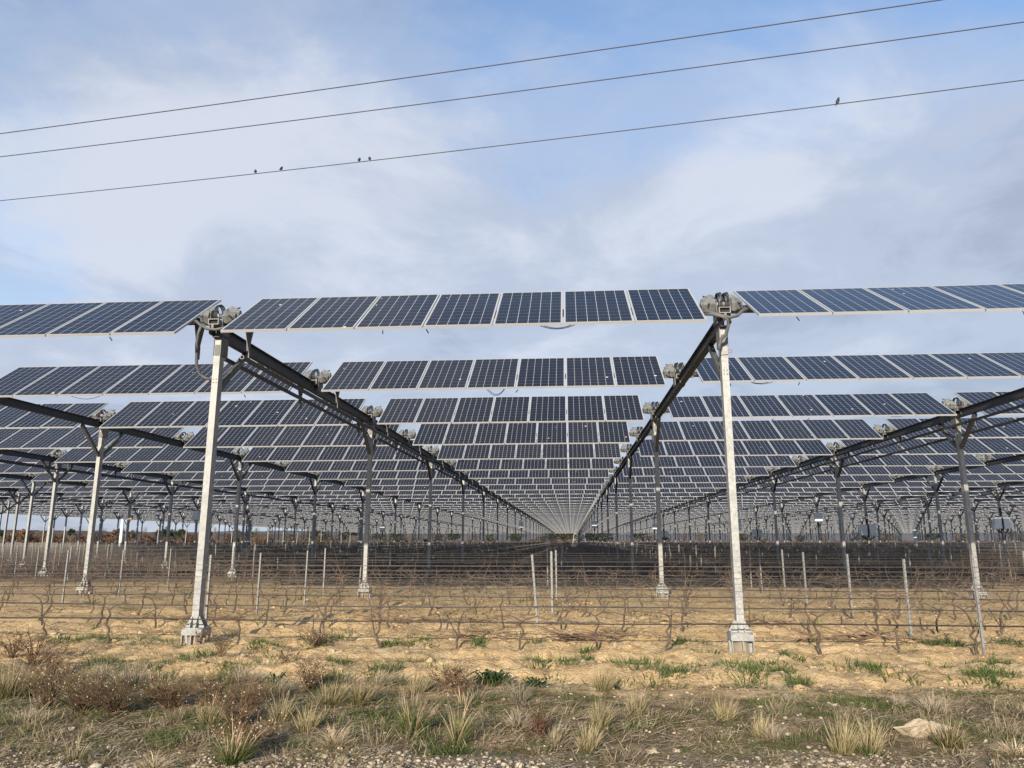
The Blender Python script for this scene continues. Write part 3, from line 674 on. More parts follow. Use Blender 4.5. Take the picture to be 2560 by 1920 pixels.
# ---- inverter boxes hung on posts
for n_, (i, k, zr, big, txt) in enumerate([(4, 4, 0.91, 1, 'large pale inverter box with dark cables, nearest one on the right side'), (3, 4, 0.52, 1, 'pale inverter box low on a post, right of the nearest right stake rows'),
        (3, 5, 1.50, 0, 'small white junction box high on a post, right half of the array'), (3, 7, 0.56, 1, 'pale inverter box hung low with dark cables, middle distance on the right'),
        (2, 8, 0.50, 1, 'small pale inverter box just right of the tall front right post'), (2, 4, 0.84, 0, 'white junction box behind the tall front right post'), (-3, 5, 1.75, 0, 'white junction box on a post left of the tall front left post'),
        (0, 8, 1.55, 0, 'white junction box on the far post line left of the aisle'), (1, 7, 1.38, 0, 'white junction box on the far post line right of the aisle'),
        (-2, 8, 1.12, 0, 'white junction box between the left post lines in the distance'), (2, 9, 1.45, 0, 'white junction box on the second post line right of the aisle')]):
    y = Y0 + 2 * DY * k + 0.06; x = lx(i); z = EYE + zr - float(drop(y)) * 0.0
    root = link('inverter_box', None, loc=(x, y, z)); tag(root, txt, 'electrical box', 'electrical boxes on the posts')
    if big:
        mb = MB(); mb.box(-0.45, -0.065, -0.16, 0.16, -0.32, 0.32); mb.box(0.065, 0.45, -0.16, 0.16, -0.32, 0.32); link('case', mb.mesh('case', [M_WHITE]), root)
        mb = MB(); mb.box(-0.46, -0.20, 0.162, 0.26, -0.30, 0.30); mb.box(0.2, 0.46, 0.162, 0.26, -0.30, 0.30); mb.box(-0.45, 0.45, 0.074, 0.10, -0.25, -0.2); link('heat_sink', mb.mesh('heat_sink', [M_BOXBACK]), root)
        mb = MB()
        for xx in (-0.38, -0.3, -0.2, 0.2, 0.3, 0.36): mb.tube([(xx, 0, -0.32), (xx * 0.9, -0.05, -0.44), (np.sign(xx) * 0.09, -0.08, -0.60), (np.sign(xx) * 0.07, -0.09, -0.95)], 0.022, 5)
        for xx in (-0.08, -0.03, 0.03): mb.tube([(xx, -0.09, -0.4), (xx, -0.09, 0.9)], 0.02, 5)
        link('cable', mb.mesh('cable', [M_BLACK]), root)
    else:
        mb = MB(); mb.box(-0.26, 0.26, -0.30, -0.08, -0.34, 0.34); mb.box(-0.22, 0.22, -0.312, -0.301, -0.29, 0.29); link('case', mb.mesh('case', [M_WHITE]), root)
        mb = MB()
        for xx in (-0.1, 0.0, 0.1): mb.tube([(xx, -0.19, -0.34), (xx * 0.7, -0.16, -0.5), (0.03 + xx * 0.2, -0.1, -0.62)], 0.018, 5)
        link('cable', mb.mesh('cable', [M_BLACK]), root)
y = Y0 + 8 * DY; mb = MB(); mb.box(-0.09, 0.09, -0.08, 0.08, -0.13, 0.13); mb.box(-0.10, 0.10, -0.09, 0.09, 0.13, 0.15)
o = link('sensor_box', mb.mesh('sensor_box', [M_ORANGE]), loc=(lx(-3) + 0.2, y, EYE + 1.35)); tag(o, 'small amber box on a post at the far left', 'box')

# ------------------------------------------------------------------ vineyard
VY0, VDY = 10.6, 2.266
SKX, SKD = -0.52, 5.82
def blocked(x, y):                             # vines keep clear of posts
    i = round((x - X0) / SX); k = round((y - Y0) / (2 * DY))
    return abs(x - lx(i)) < 0.22 and abs(y - (Y0 + 2 * DY * k)) < 0.5
def wander(r, p, d, n, step, curl, up=0.0):
    P = [np.array(p, float)]; d = np.array(d, float)
    for _ in range(n):
        d = d + np.array([r.gauss(0, curl), r.gauss(0, curl), r.gauss(0, curl) + up]); d /= np.linalg.norm(d); P.append(P[-1] + d * step)
    return P
def vine_meshes(k):
    r = random.Random(100 + k); tr = MB(); cn = MB()
    h = r.uniform(0.40, 0.56); lean = r.uniform(-0.14, 0.14)
    path = [(0.0, 0, -0.08)] + [(lean * u + r.uniform(-0.035, 0.035), r.uniform(-0.03, 0.03), h * u) for u in np.linspace(0.12, 1, 7)]
    rad = np.linspace(0.020, 0.0105, 8) * np.array([r.uniform(0.85, 1.2) for _ in range(8)]); tr.tube(path, rad, 6)
    if r.random() < 0.4: tr.tube([path[2], (path[2][0] + r.uniform(-0.1, 0.1), 0.02, 0.2), (path[2][0] + r.uniform(-0.2, 0.2), 0.0, 0.5)], [0.014, 0.011, 0.008], 5)
    head = np.array(path[-1]); tips = []
    for s_ in (-1, 1):
        L = r.uniform(0.30, 0.52); P = [head, head + (s_ * 0.10, r.uniform(-0.03, 0.03), 0.05)]
        for u in (0.45, 0.75, 1.0): P.append((head[0] + s_ * L * u, r.uniform(-0.04, 0.04), h + 0.06 + r.uniform(-0.035, 0.035)))
        tr.tube(P, [0.009, 0.008, 0.0065, 0.005, 0.0035], 5); tips += [np.array(q) for q in P[1:]]
    for q in tips + tips:
        for _ in range(r.choice((0, 1, 1, 1))):
            L = r.choice((0.12, 0.18, 0.28, 0.40, 0.62)) * r.uniform(0.7, 1.25); n = 4 if L < 0.3 else 6
            P = wander(r, q, (r.uniform(-1.1, 1.1), r.uniform(-0.5, 0.5), r.uniform(-0.25, 1.0)), n, L / n, 0.24, r.choice((-0.06, 0.0, 0.05)))
            cn.tube(P, np.linspace(0.0034, 0.0015, n + 1), 4, cap=False)
            if L > 0.35 and r.random() < 0.7:
                P2 = wander(r, P[2], (r.uniform(-1, 1), r.uniform(-0.5, 0.5), r.uniform(-0.2, 0.8)), 4, 0.06, 0.25); cn.tube(P2, np.linspace(0.003, 0.0015, 5), 3, cap=False)
    if r.random() < 0.5:                       # a long arching cane or two
        for _ in range(r.choice((1, 2))):
            P = wander(r, head, (r.uniform(-0.7, 0.7), r.uniform(-0.2, 0.2), 1.0), 9, r.uniform(0.055, 0.09), 0.13, -0.03); cn.tube(P, np.linspace(0.0055, 0.0020, 10), 4, cap=False)
    return tr.mesh('trunk', [M_BARK]), cn.mesh('cane', [M_CANE])
VM = [vine_meshes(k) for k in range(12)]
vines = []
for k in range(0, 14):
    y = VY0 + VDY * k; xs = np.arange(-40, 40, 1.0) + 0.47 + (k * 0.37) % 1.0
    if k == 0: xs = np.arange(-40, 40, 0.985) - 0.07
    for x in xs:
        x2 = x + random.uniform(-0.08, 0.08); y2 = y + random.uniform(-0.05, 0.05)
        if seen(x2, y2, 0.5, 0.03) and not blocked(x2, y2) and not (k > 5 and -0.3 < x2 < 1.9): vines.append((y2, abs(x2), x2, k))
vines.sort(key=lambda v: (v[3], v[1]))
cnt = {}
near_v = vines[:300]; maxk = near_v[-1][3]
rest_near = vines[300:]
for y, ax, x, k in near_v:
    sgn = 'right' if x > SKX else 'left'
    root = link('grapevine', None, loc=(x, y, gh1(x, y)), rot=(0, 0, random.choice((0, pi)) + random.uniform(-0.12, 0.12)), scale=(random.uniform(0.9, 1.1),) * 3)
    v = VM[random.randrange(12)]; link('trunk', v[0], root); link('cane', v[1], root)['kind'] = 'stuff'
    cnt.setdefault((k, sgn), []).append((abs(x - SKX), root))
for (k, sgn), L in cnt.items():
    L.sort(key=lambda q: q[0])
    for n_, (_, root) in enumerate(L):
        tag(root, f"bare leafless grapevine, {ordinal(n_ + 1)} {sgn} of the central stakes, {ordinal(k + 1)} vine row", 'grapevine', 'bare grapevines in rows')
# far vines as one mass of trunks and canes
P3, R3 = [], []
for k in range(maxk, 108):
    y = VY0 + VDY * k; step = 1.0 if y < 80 else 1.5
    xs = np.arange(-70, 128, step)
    keep = [x for x in xs if seen(x, y, 0.5, 0.01) and not (x > 27 and y > 110) and not (-0.2 < x < 1.8)]
    if k == maxk: keep = [q[2] for q in rest_near if q[3] == k]
    elif k < 14: keep = keep
    for x in keep:
        x = x + random.uniform(-0.2, 0.2); g = -float(drop(y)); m_ = 1 if y < 80 else 1.7
        P3.append([(x, y, g - 0.05), (x + random.uniform(-.06, .06), y, g + 0.22), (x + random.uniform(-.1, .1), y, g + 0.5)]); R3.append([0.026 * m_, 0.02 * m_, 0.015 * m_])
        for _ in range(7 if y < 80 else 5):
            a = np.array([x + random.uniform(-0.5, 0.5), y + random.uniform(-.08, .08), g + random.uniform(0.42, 0.62)]); L = random.uniform(0.12, 0.48)
            dd = np.array([random.uniform(-1, 1), random.uniform(-.5, .5), random.uniform(-0.1, 1)]); dd /= np.linalg.norm(dd)
            P3.append([a, a + dd * L * .5, a + dd * L + np.array([random.uniform(-.06, .06), 0, random.uniform(-.08, .05)])]); R3.append([0.005 * m_, 0.004 * m_, 0.0025 * m_])
        P3.append([(x - step * .5, y, g + 0.52), (x, y, g + 0.55), (x + step * .5, y, g + 0.52)]); R3.append([0.011 * m_] * 3)
V, F = tubes(np.array(P3), np.array(R3), 3)
tag(link('distant_vines', np_mesh('distant_vines', V, F, [M_BARK])), 'mass of bare brown grapevines filling the shaded rows far back', 'grapevines', kind='stuff')

# stakes
def stake_mesh():
    mb = MB(); t = 0.004; a, b_ = 0.015, 0.014
    mb.box(-a, a, -b_, -b_ + t, -0.3, 1.25); mb.box(-a, -a + t, -b_ + t, b_, -0.3, 1.25); mb.box(a - t, a, -b_ + t, b_, -0.3, 1.25); mb.box(-a - 0.005, -a, b_ - t, b_, -0.3, 1.25); mb.box(a, a + 0.005, b_ - t, b_, -0.3, 1.25)
    nb = MB()
    for z in (0.4, 0.62, 0.8, 0.95, 1.08, 1.18): nb.box(-0.008, 0.012, -b_ - 0.0025, -b_ - 0.0005, z, z + 0.016)
    return mb.mesh('stake', [bpy.data.materials['stake_steel']]), nb.mesh('wire_notch', [M_BOLT])
M_STAKE = speckled('stake_steel', (0.17, 0.175, 0.18), (0.27, 0.27, 0.265), 20, 0.6, 0.3, 0.4)
STK, NOT = stake_mesh()
stakes = []
for k in range(0, 108):
    y = VY0 + VDY * k
    for j in range(-13, 22):
        x = SKX + SKD * j
        if k == 0 and j in (0, -1): continue
        if (x > 27 and y > 110) or not seen(x, y, 0.8, 0.01): continue
        stakes.append((y + 0.15 * abs(x), k, j))
stakes.sort()
def stake_pos(k, j):
    rr = random.Random(k * 97 + j * 13); s_ = 0.08 if k < 2 else 0.22
    return SKX + SKD * j + rr.uniform(-s_, s_), VY0 + VDY * k + rr.uniform(-0.08, 0.08)
for d, k, j in stakes[:300]:
    x, y = stake_pos(k, j); rr = random.Random(k * 31 + j)
    rot = (rr.gauss(0, 0.012), rr.gauss(0, 0.014), 0)
    if (k, j) == (1, 0): rot = (0, -0.075, 0)
    if (k, j) == (0, 1): x, y, rot = 5.29, 10.54, (0, 0, 0)
    root = link('vineyard_stake', None, loc=(x, y, gh1(x, y)), rot=rot)
    link('stake', STK, root)
    if y < 30: link('wire_notch', NOT, root)['kind'] = 'stuff'
    cw = 'in the central column' if j == 0 else f"{ordinal(abs(j))} column {'left' if j < 0 else 'right'} of the central stakes"
    tag(root, f"galvanised vineyard stake, {ordinal(k + 1)} vine row, {cw}" if (k, j) != (1, 0) else 'galvanised vineyard stake leaning left at the front of the central column', 'stake', 'stakes in the vine rows')
mb = MB()
for d, k, j in stakes[300:]:
    x, y = stake_pos(k, j); g = -float(drop(y)); mb.box(x - 0.022, x + 0.022, y - 0.017, y + 0.017, g - 0.1, g + 1.25)
tag(link('distant_stakes', mb.mesh('distant_stakes', [M_STAKE])), 'far vineyard stakes in the shaded rows', 'stakes', kind='stuff')

# drip lines and wires
def run_mesh(name, y, z, r, k, m, sag, seed, hang=None):
    half = y * 0.85 + 3; xs = np.arange(-half, half * 0.92, 0.5 if y < 20 else 1.2); rr = random.Random(seed)
    ph = rr.uniform(0, 6); path = [(x, y, z - float(drop(y)) + sag * (0.6 * sin(x * 0.55 + ph) + 0.4 * sin(x * 1.3 + 2 * ph))) for x in xs]
    mb = MB(); mb.tube(path, r, k, cap=False); return mb.mesh(name, [m], True), path
far_w = MB()
for k in range(0, 40):
    y = VY0 + VDY * k
    me, path = run_mesh('drip_line', y + (-0.02 if k else -0.06), 0.385, 0.0095, 5, M_DRIP, 0.014, k)
    if k < 24:
        o = link('drip_line', me); tag(o, f"black irrigation hose strung along the {ordinal(k + 1)} vine row from the front", 'irrigation hose', 'drip hoses along the vine rows')
        if k < 6:
            hb = MB(); rr = random.Random(900 + k)
            for p in path[::1]:
                if rr.random() < 0.16: hb.box(p[0] - 0.006, p[0] + 0.006, p[1] - 0.008, p[1] + 0.008, p[2] - 0.01, p[2] + 0.10)
            link('hose_hanger', hb.mesh('hose_hanger', [M_DRIP]), o)['kind'] = 'stuff'
    for q, (z, hgt) in enumerate(((0.58, 'lowest'), (0.80, 'second'), (0.97, 'third'), (1.13, 'top'))):
        if k < 12:
            me, _ = run_mesh('trellis_wire', y + 0.02 * (q % 2) - 0.02, z, 0.0024, 4, M_WIRE, 0.006, 50 + k * 5 + q)
            tag(link('trellis_wire', me), f"thin steel trellis wire, {hgt} in height, {ordinal(k + 1)} vine row from front", 'wire', 'trellis wires along the vine rows')
        else:
            half = y * 0.85; g = -float(drop(y)); far_w.bar((-half, y, z + g), (half, y, z + g), 0.005, 0.005)
tag(link('distant_trellis_wires', far_w.mesh('distant_trellis_wires', [M_WIRE])), 'thin far trellis wires crossing the shaded vine rows', 'wires', kind='stuff')

# cut vine wood left between the rows
def prunings(cx, cy, L, n_, seed):
    r = random.Random(seed); mb = MB()
    for _ in range(n_):
        x = cx + r.gauss(0, L * 0.42); y = cy + r.gauss(0, 0.10); z = gh1(x, y) + r.uniform(0.005, 0.07)
        P = wander(r, (x, y, z), (r.choice((-1, 1)), r.gauss(0, 0.22), r.gauss(0, 0.10)), 6, r.uniform(0.05, 0.14), 0.12)
        mb.tube(P, np.linspace(r.uniform(0.004, 0.010), 0.0025, 7), 4, cap=False)
    return mb.mesh('cut_branches', [M_PRUNE])
for n_, (cx, cy, L, q, t) in enumerate([(0.15, 11.7, 1.0, 60, 'between first two vine rows near the centre'), (4.2, 11.75, 1.1, 70, 'between first two vine rows, right of the tall right post'),
        (-1.4, 11.6, 0.7, 36, 'left of the leaning stake behind the first vine row'), (2.9, 13.8, 1.2, 40, 'behind the tall right post'), (-2.6, 13.9, 1.6, 44, 'behind the second vine row at left of centre'), (-7.0, 14.0, 1.4, 36, 'behind the tall left post')]):
    tag(link('cut_branches', prunings(cx, cy, L, q, 70 + n_)), f"heap of cut brown vine branches lying on the soil {t}", 'branches', kind='stuff')

# ------------------------------------------------------------------ power lines and birds
PHI = RAD(-8.5); U_ = np.array([cos(PHI), sin(PHI)]); NN = np.array([-sin(PHI), cos(PHI)])
def wire_pt(D, curv, s_, slope=0.0): p = NN * D + U_ * s_; return (p[0], p[1], EYE + 9.5 + slope * s_ + curv * s_ * s_)
WIRES = [(13.153, 0.000416, 0.0018, 'topmost of three power lines crossing the sky'), (14.154, 0.000475, 0.0001, 'middle of three power lines crossing the sky'), (16.26, 0.000601, 0.0040, 'lowest of three power lines, with small birds perched on it')]
for D, cv, sl, t in WIRES:
    mb = MB(); mb.tube([wire_pt(D, cv, q, sl) for q in np.linspace(-55, 45, 80)], 0.0105, 6)
    tag(link('power_line', mb.mesh('power_line', [M_POWER], True)), t, 'power line', 'power lines across the sky')
def bird_mesh(pose):
    mb = MB(); k = 8                            # lofted along the body axis: tail tip to head
    rings = []
    if pose == 'side':
        ax = [(-0.075, -0.075, 0.012, 0.004), (-0.050, -0.035, 0.014, 0.006), (-0.034, -0.006, 0.020, 0.015), (-0.018, 0.028, 0.033, 0.030), (0.0, 0.062, 0.037, 0.036), (0.012, 0.092, 0.030, 0.030), (0.020, 0.112, 0.022, 0.022), (0.026, 0.128, 0.021, 0.021), (0.034, 0.141, 0.012, 0.012), (0.046, 0.142, 0.005, 0.005), (0.066, 0.139, 0.001, 0.001)]
    else:
        ax = [(-0.055, 0.000, 0.010, 0.003), (-0.038, 0.012, 0.014, 0.007), (-0.024, 0.026, 0.028, 0.022), (-0.008, 0.044, 0.040, 0.034), (0.006, 0.064, 0.041, 0.036), (0.014, 0.084, 0.033, 0.030), (0.020, 0.098, 0.025, 0.024), (0.026, 0.110, 0.021, 0.020), (0.036, 0.116, 0.011, 0.011), (0.046, 0.116, 0.004, 0.004), (0.060, 0.113, 0.001, 0.001)]
    P = np.array([(a, 0, b_) for a, b_, _, _ in ax]); T = np.gradient(P, axis=0); T /= np.linalg.norm(T, axis=1)[:, None]
    for (a, b_, w_, h_), t in zip(ax, T):
        n_ = np.array([-t[2], 0, t[0]]); rings.append([tuple(np.array([a, 0, b_]) + np.array([0, 1, 0]) * w_ * cos(q) + n_ * h_ * sin(q)) for q in np.arange(k) * 2 * pi / k])
    mb.loft(rings)
    for s_ in (-1, 1):
        mb.tube([(0.0, s_ * 0.013, 0.045), (0.004, s_ * 0.014, 0.016), (0.0, s_ * 0.014, 0.0)], [0.008, 0.004, 0.003], 5)
        for q in (-0.6, 0.0, 0.6): mb.tube([(0.0, s_ * 0.014, 0.001), (0.012, s_ * 0.014 + q * 0.008, 0.003), (0.017, s_ * 0.014 + q * 0.010, -0.006)], 0.0022, 4)
        mb.loft([[(-0.055, s_ * 0.012, -0.03 if pose == 'side' else 0.008), (-0.052, s_ * 0.016, -0.028 if pose == 'side' else 0.012), (-0.050, s_ * 0.012, -0.024 if pose == 'side' else 0.016)],
                 [(-0.024, s_ * 0.030, 0.02 if pose == 'side' else 0.032), (-0.018, s_ * 0.040, 0.035 if pose == 'side' else 0.05), (-0.022, s_ * 0.026, 0.05 if pose == 'side' else 0.06)],
                 [(0.006, s_ * 0.024, 0.06), (0.010, s_ * 0.036, 0.074), (0.004, s_ * 0.020, 0.088)]])
    me = mb.mesh('bird', [M_BIRD], True); return me
BM = {'side': bird_mesh('side'), 'plump': bird_mesh('plump')}
D, cv, sl, _ = WIRES[2]
for s_, pose, yaw, sc, t in [(-10.76, 'plump', 1.9, 1.0, 'small dark bird on the lowest power line, leftmost of five'), (-10.0, 'plump', 0.9, 1.0, 'small dark bird on the lowest power line, second from left'),
        (-7.78, 'plump', 1.3, 1.0, 'small dark bird on lowest power line, left bird of the close pair'), (-7.49, 'plump', 2.2, 0.95, 'small dark bird on lowest power line, right bird of the close pair'), (3.75, 'side', 0.45, 1.1, 'upright dark bird with hanging tail, alone at the right on the lowest power line')]:
    x, y, z = wire_pt(D, cv, s_, sl); tag(link('bird', BM[pose], loc=(x, y, z + 0.010), rot=(0, 0, yaw), scale=(sc,) * 3), t, 'bird', 'birds on the power line')

# ------------------------------------------------------------------ far landmarks and trees
mb = MB()
for (x, y, h, w_, t) in [(-74.6, 120.8, 5.15, 0.25, 'tall white column standing at the left edge of the field'), (68.8, 158.0, 3.9, 0.34, 'thick white column behind the vines on the right')]:
    mb = MB(); g = -float(drop(y)); mb.loft([[(x + w_ * q * cos(a), y + w_ * q * sin(a), g + z) for a in np.arange(12) * pi / 6] for q, z in ((1, -0.2), (1, h - 0.15), (0.8, h), )]); tag(link('white_column', mb.mesh('white_column', [M_WHITE])), t, 'column')
def pylon(x, y, H, w0):
    g = -1.36; root = link('lattice_pylon', None, loc=(x, y, g)); tag(root, 'grey lattice pylon standing at the far end of the central aisle', 'pylon')
    hw = lambda z: w0 * (1 - z / H) * 0.5 + 0.3
    for sx in (-1, 1):
        for sy in (-1, 1):
            mb = MB(); mb.bar((sx * hw(0), sy * hw(0), 0), (sx * hw(H), sy * hw(H), H), 0.14, 0.14, up=(0, 1, 0)); link('leg', mb.mesh('leg', [M_GALV]), root)
    mb = MB(); zs = [0, 2.6, 4.8, 6.8, 8.6, 10.2, 11.6, 12.8, 14]
    for a, b_ in zip(zs[:-1], zs[1:]):
        for s_ in (-1, 1):
            for q in (-1, 1):
                mb.bar((q * hw(a), s_ * hw(a), a), (-q * hw(b_), s_ * hw(b_), b_), 0.08, 0.08, up=(0, 1, 0)); mb.bar((s_ * hw(a), q * hw(a), a), (s_ * hw(b_), -q * hw(b_), b_), 0.08, 0.08, up=(1, 0, 0))
            mb.bar((-hw(b_), s_ * hw(b_), b_), (hw(b_), s_ * hw(b_), b_), 0.08, 0.08)
    link('lattice', mb.mesh('lattice', [M_GALV]), root)
    mb = MB(); mb.box(-2.6, 2.6, -0.15, 0.15, H - 0.4, H - 0.15); mb.box(-0.35, 0.35, -0.35, 0.35, H - 0.15, H + 0.3); link('crossarm', mb.mesh('crossarm', [M_GALV]), root)
pylon(3.0, 282, 14, 4.6)

def tree_mesh(kind, seed):
    r = np.random.default_rng(seed); tr = MB(); rr = random.Random(seed)
    if kind == 'pine': H, cw, cz, nl, size, c1, c2 = 7.0, 2.6, 3.6, 26, 0.34, (0.020, 0.034, 0.016), (0.055, 0.072, 0.030)
    elif kind == 'holm': H, cw, cz, nl, size, c1, c2 = 5.5, 2.9, 2.0, 26, 0.30, (0.030, 0.038, 0.018), (0.075, 0.080, 0.036)
    elif kind == 'rust': H, cw, cz, nl, size, c1, c2 = 2.9, 2.1, 0.5, 24, 0.24, (0.115, 0.066, 0.040), (0.215, 0.135, 0.085)
    elif kind == 'bare': H, cw, cz, nl, size, c1, c2 = 7.5, 2.8, 2.4, 30, 0.0, (0.10, 0.078, 0.065), (0.17, 0.135, 0.11)
    else: H, cw, cz, nl, size, c1, c2 = 3.2, 1.9, 0.7, 22, 0.22, (0.10, 0.085, 0.05), (0.19, 0.165, 0.09)
    tr.tube([(0, 0, -0.3), (rr.uniform(-.1, .1), 0, H * 0.3), (rr.uniform(-.3, .3), rr.uniform(-.3, .3), H * 0.85)], [0.05 * H ** .7, 0.04 * H ** .7, 0.01 * H ** .7], 6)
    P, side, Wd, C = [], [], [], []
    for _ in range(nl):
        th = rr.uniform(0, 2 * pi); u = rr.uniform(0, 1); z = cz + (H - cz) * (u ** 0.8); rad = cw * math.sqrt(max(0.05, 1 - (abs(u - 0.38) / 0.66) ** 2)) * rr.uniform(0.35, 1.0)
        if kind == 'pine': rad *= 1.05 - 0.5 * u
        c = np.array([rad * cos(th), rad * sin(th), z]); z0 = max(H * 0.15, z - rad * 0.9)
        tr.tube([(0, 0, z0), tuple(c * 0.55 + np.array([0, 0, z0 * 0.25])), tuple(c)], [0.045, 0.03, 0.012], 4, cap=False)
        if kind == 'bare':
            for _ in range(26):
                a = c * rr.uniform(0.55, 1.0) + r.normal(0, 0.28, 3); d = r.normal(0, 1, 3); d[2] = abs(d[2]) + 0.4; d += 0.5 * np.array([cos(th), sin(th), 0]); d /= np.linalg.norm(d); L = rr.uniform(0.4, 0.95)
                s_ = np.cross(d, r.normal(0, 1, 3)); s_ /= np.linalg.norm(s_); P.append([a, a + d * L]); side.append(s_); Wd.append([0.028, 0.010]); q = rr.random(); C.append([c1[i] * (1 - q) + c2[i] * q for i in range(3)])
        else:
            tone = rr.random(); blob = rr.uniform(0.5, 0.95) * (cw / 2.6)
            for _ in range(52):
                a = c + r.normal(0, 0.42, 3) * blob * np.array([1, 1, 0.75]); d = r.normal(0, 1, 3); d /= np.linalg.norm(d); L = size * rr.uniform(0.6, 1.4); s_ = np.cross(d, r.normal(0, 1, 3)); s_ /= np.linalg.norm(s_)
                P.append([a - d * L / 2, a + d * L / 2]); side.append(s_); Wd.append([L * 0.32, L * 0.22]); q = min(1, max(0, tone * 0.6 + rr.random() * 0.4)); C.append([c1[i] * (1 - q) + c2[i] * q for i in range(3)])
    V, F = ribbons(np.array(P), np.array(Wd), np.array(side)); col = np.repeat(np.array(C), 4, axis=0)
    return tr.mesh('trunk', [M_TRUNK]), np_mesh('crown', V, F, [M_LEAF], col=col)
TM = {k: [tree_mesh(k, 300 + 10 * n_ + q) for q in range(3)] for n_, k in enumerate(('pine', 'holm', 'rust', 'bare', 'shrub'))}
TREES = []
def put(kind, x, y, s_): TREES.append((kind, x, y, s_))
rt = random.Random(77)
for n_ in range(46): put('rust', -84 - rt.uniform(0, 75) - 4, 136 + rt.uniform(0, 80), rt.uniform(0.75, 1.2))
for n_ in range(10): put('rust', -150 + n_ * 7 + rt.uniform(-3, 3), 262 + rt.uniform(0, 20), rt.uniform(0.9, 1.3))
for x, y, s_ in [(-205, 330, 1.0), (-196, 325, 0.9), (-186, 330, 0.95), (-178, 322, 1.1), (-170, 320, 0.95), (-163, 326, 1.05), (-157, 318, 0.9), (-262, 345, 1.0), (-285, 350, 1.1), (-230, 340, 0.7)]: put('pine', x, y, s_)
for n_ in range(26): put(rt.choice(('holm', 'bare', 'holm', 'shrub')), -270 + n_ * 11 + rt.uniform(-4, 4), 335 + rt.uniform(-10, 30), rt.uniform(0.75, 1.2))
for n_ in range(16): put(rt.choice(('shrub', 'holm', 'bare')), -118 + n_ * 8 + rt.uniform(-3, 3), 292 + rt.uniform(-6, 20), rt.uniform(0.7, 1.1))
for n_ in range(9): put('holm', -9 + n_ * 3.1 + rt.uniform(-1, 1), 300 + rt.uniform(-5, 12), rt.uniform(1.0, 1.45))
for n_ in range(34): put(rt.choice(('holm', 'bare', 'shrub', 'bare', 'holm', 'rust')), 24 + n_ * 7.0 + rt.uniform(-3, 3), 296 + rt.uniform(-8, 30), rt.uniform(0.7, 1.2))
for n_ in range(10): put(rt.choice(('bare', 'bare', 'holm')), 130 + n_ * 10 + rt.uniform(-4, 4), 275 + rt.uniform(0, 20), rt.uniform(0.95, 1.35))
for n_ in range(64): put(rt.choice(('bare', 'bare', 'holm', 'bare', 'pine')), -470 + n_ * 6.2 + rt.uniform(-5, 5), 500 + rt.uniform(-25, 60), rt.uniform(1.0, 1.5))
words = {'pine': ('pine_tree', 'dark green pine tree', 'pine'), 'holm': ('evergreen_tree', 'dull green rounded evergreen tree', 'tree'), 'rust': ('rusty_shrub', 'rust brown winter bush', 'bush'),
         'bare': ('bare_tree', 'grey leafless winter tree', 'tree'), 'shrub': ('dry_shrub', 'olive grey scrub bush', 'bush')}
TREES = [t for t in TREES if seen(t[1], t[2], 2, 0.02)]
byk = {}
for t in sorted(TREES, key=lambda t: t[1] / t[2]): byk.setdefault(t[0], []).append(t)
for kind, L in byk.items():
    for n_, (kd, x, y, s_) in enumerate(L):
        root = link(words[kind][0], None, loc=(x, y, -1.4 if y > 240 else -float(drop(y))), rot=(0, 0, rt.uniform(0, 6.28)), scale=(s_ * rt.uniform(0.9, 1.2), s_ * rt.uniform(0.9, 1.2), s_))
        m_ = TM[kind][rt.randrange(3)]; link('trunk', m_[0], root); link('crown', m_[1], root)
        tag(root, f"{words[kind][1]} on the horizon, {ordinal(n_ + 1)} such from the left", words[kind][2], words[kind][1].replace('bush', 'bushes') + ' along the horizon')

# low dry weeds in the open strips beyond the vines
P, W_, C = [], [], []
for _ in range(15000):
    q = rng.random()
    if q < 0.45: x, y = rng.uniform(28, 140), rng.uniform(110, 190)
    elif q < 0.75: x, y = rng.uniform(-150, -72), rng.uniform(84, 190)
    else: x, y = rng.uniform(-60, 140), rng.uniform(256, 292)
    g = -float(drop(y)); h = rng.uniform(0.2, 0.75); P.append([(x, y, g - 0.05), (x + rng.normal(0, .1), y, g + h * .6), (x + rng.normal(0, .25), y, g + h)]); W_.append([0.09, 0.12, 0.03])
    t = rng.random(); C.append(np.array((0.09, 0.052, 0.03)) * (1 - t) + np.array((0.18, 0.115, 0.068)) * t)
P = np.array(P); th = rng.uniform(-0.8, 0.8, len(P)); V, F = ribbons(P, np.array(W_), np.stack([np.cos(th), np.sin(th), 0 * th], 1))
tag(link('far_dry_weeds', np_mesh('far_dry_weeds', V, F, [M_WEED], col=np.repeat(np.array(C), 6, axis=0))), 'brown dry weeds beyond the vine rows', 'weeds', kind='stuff')

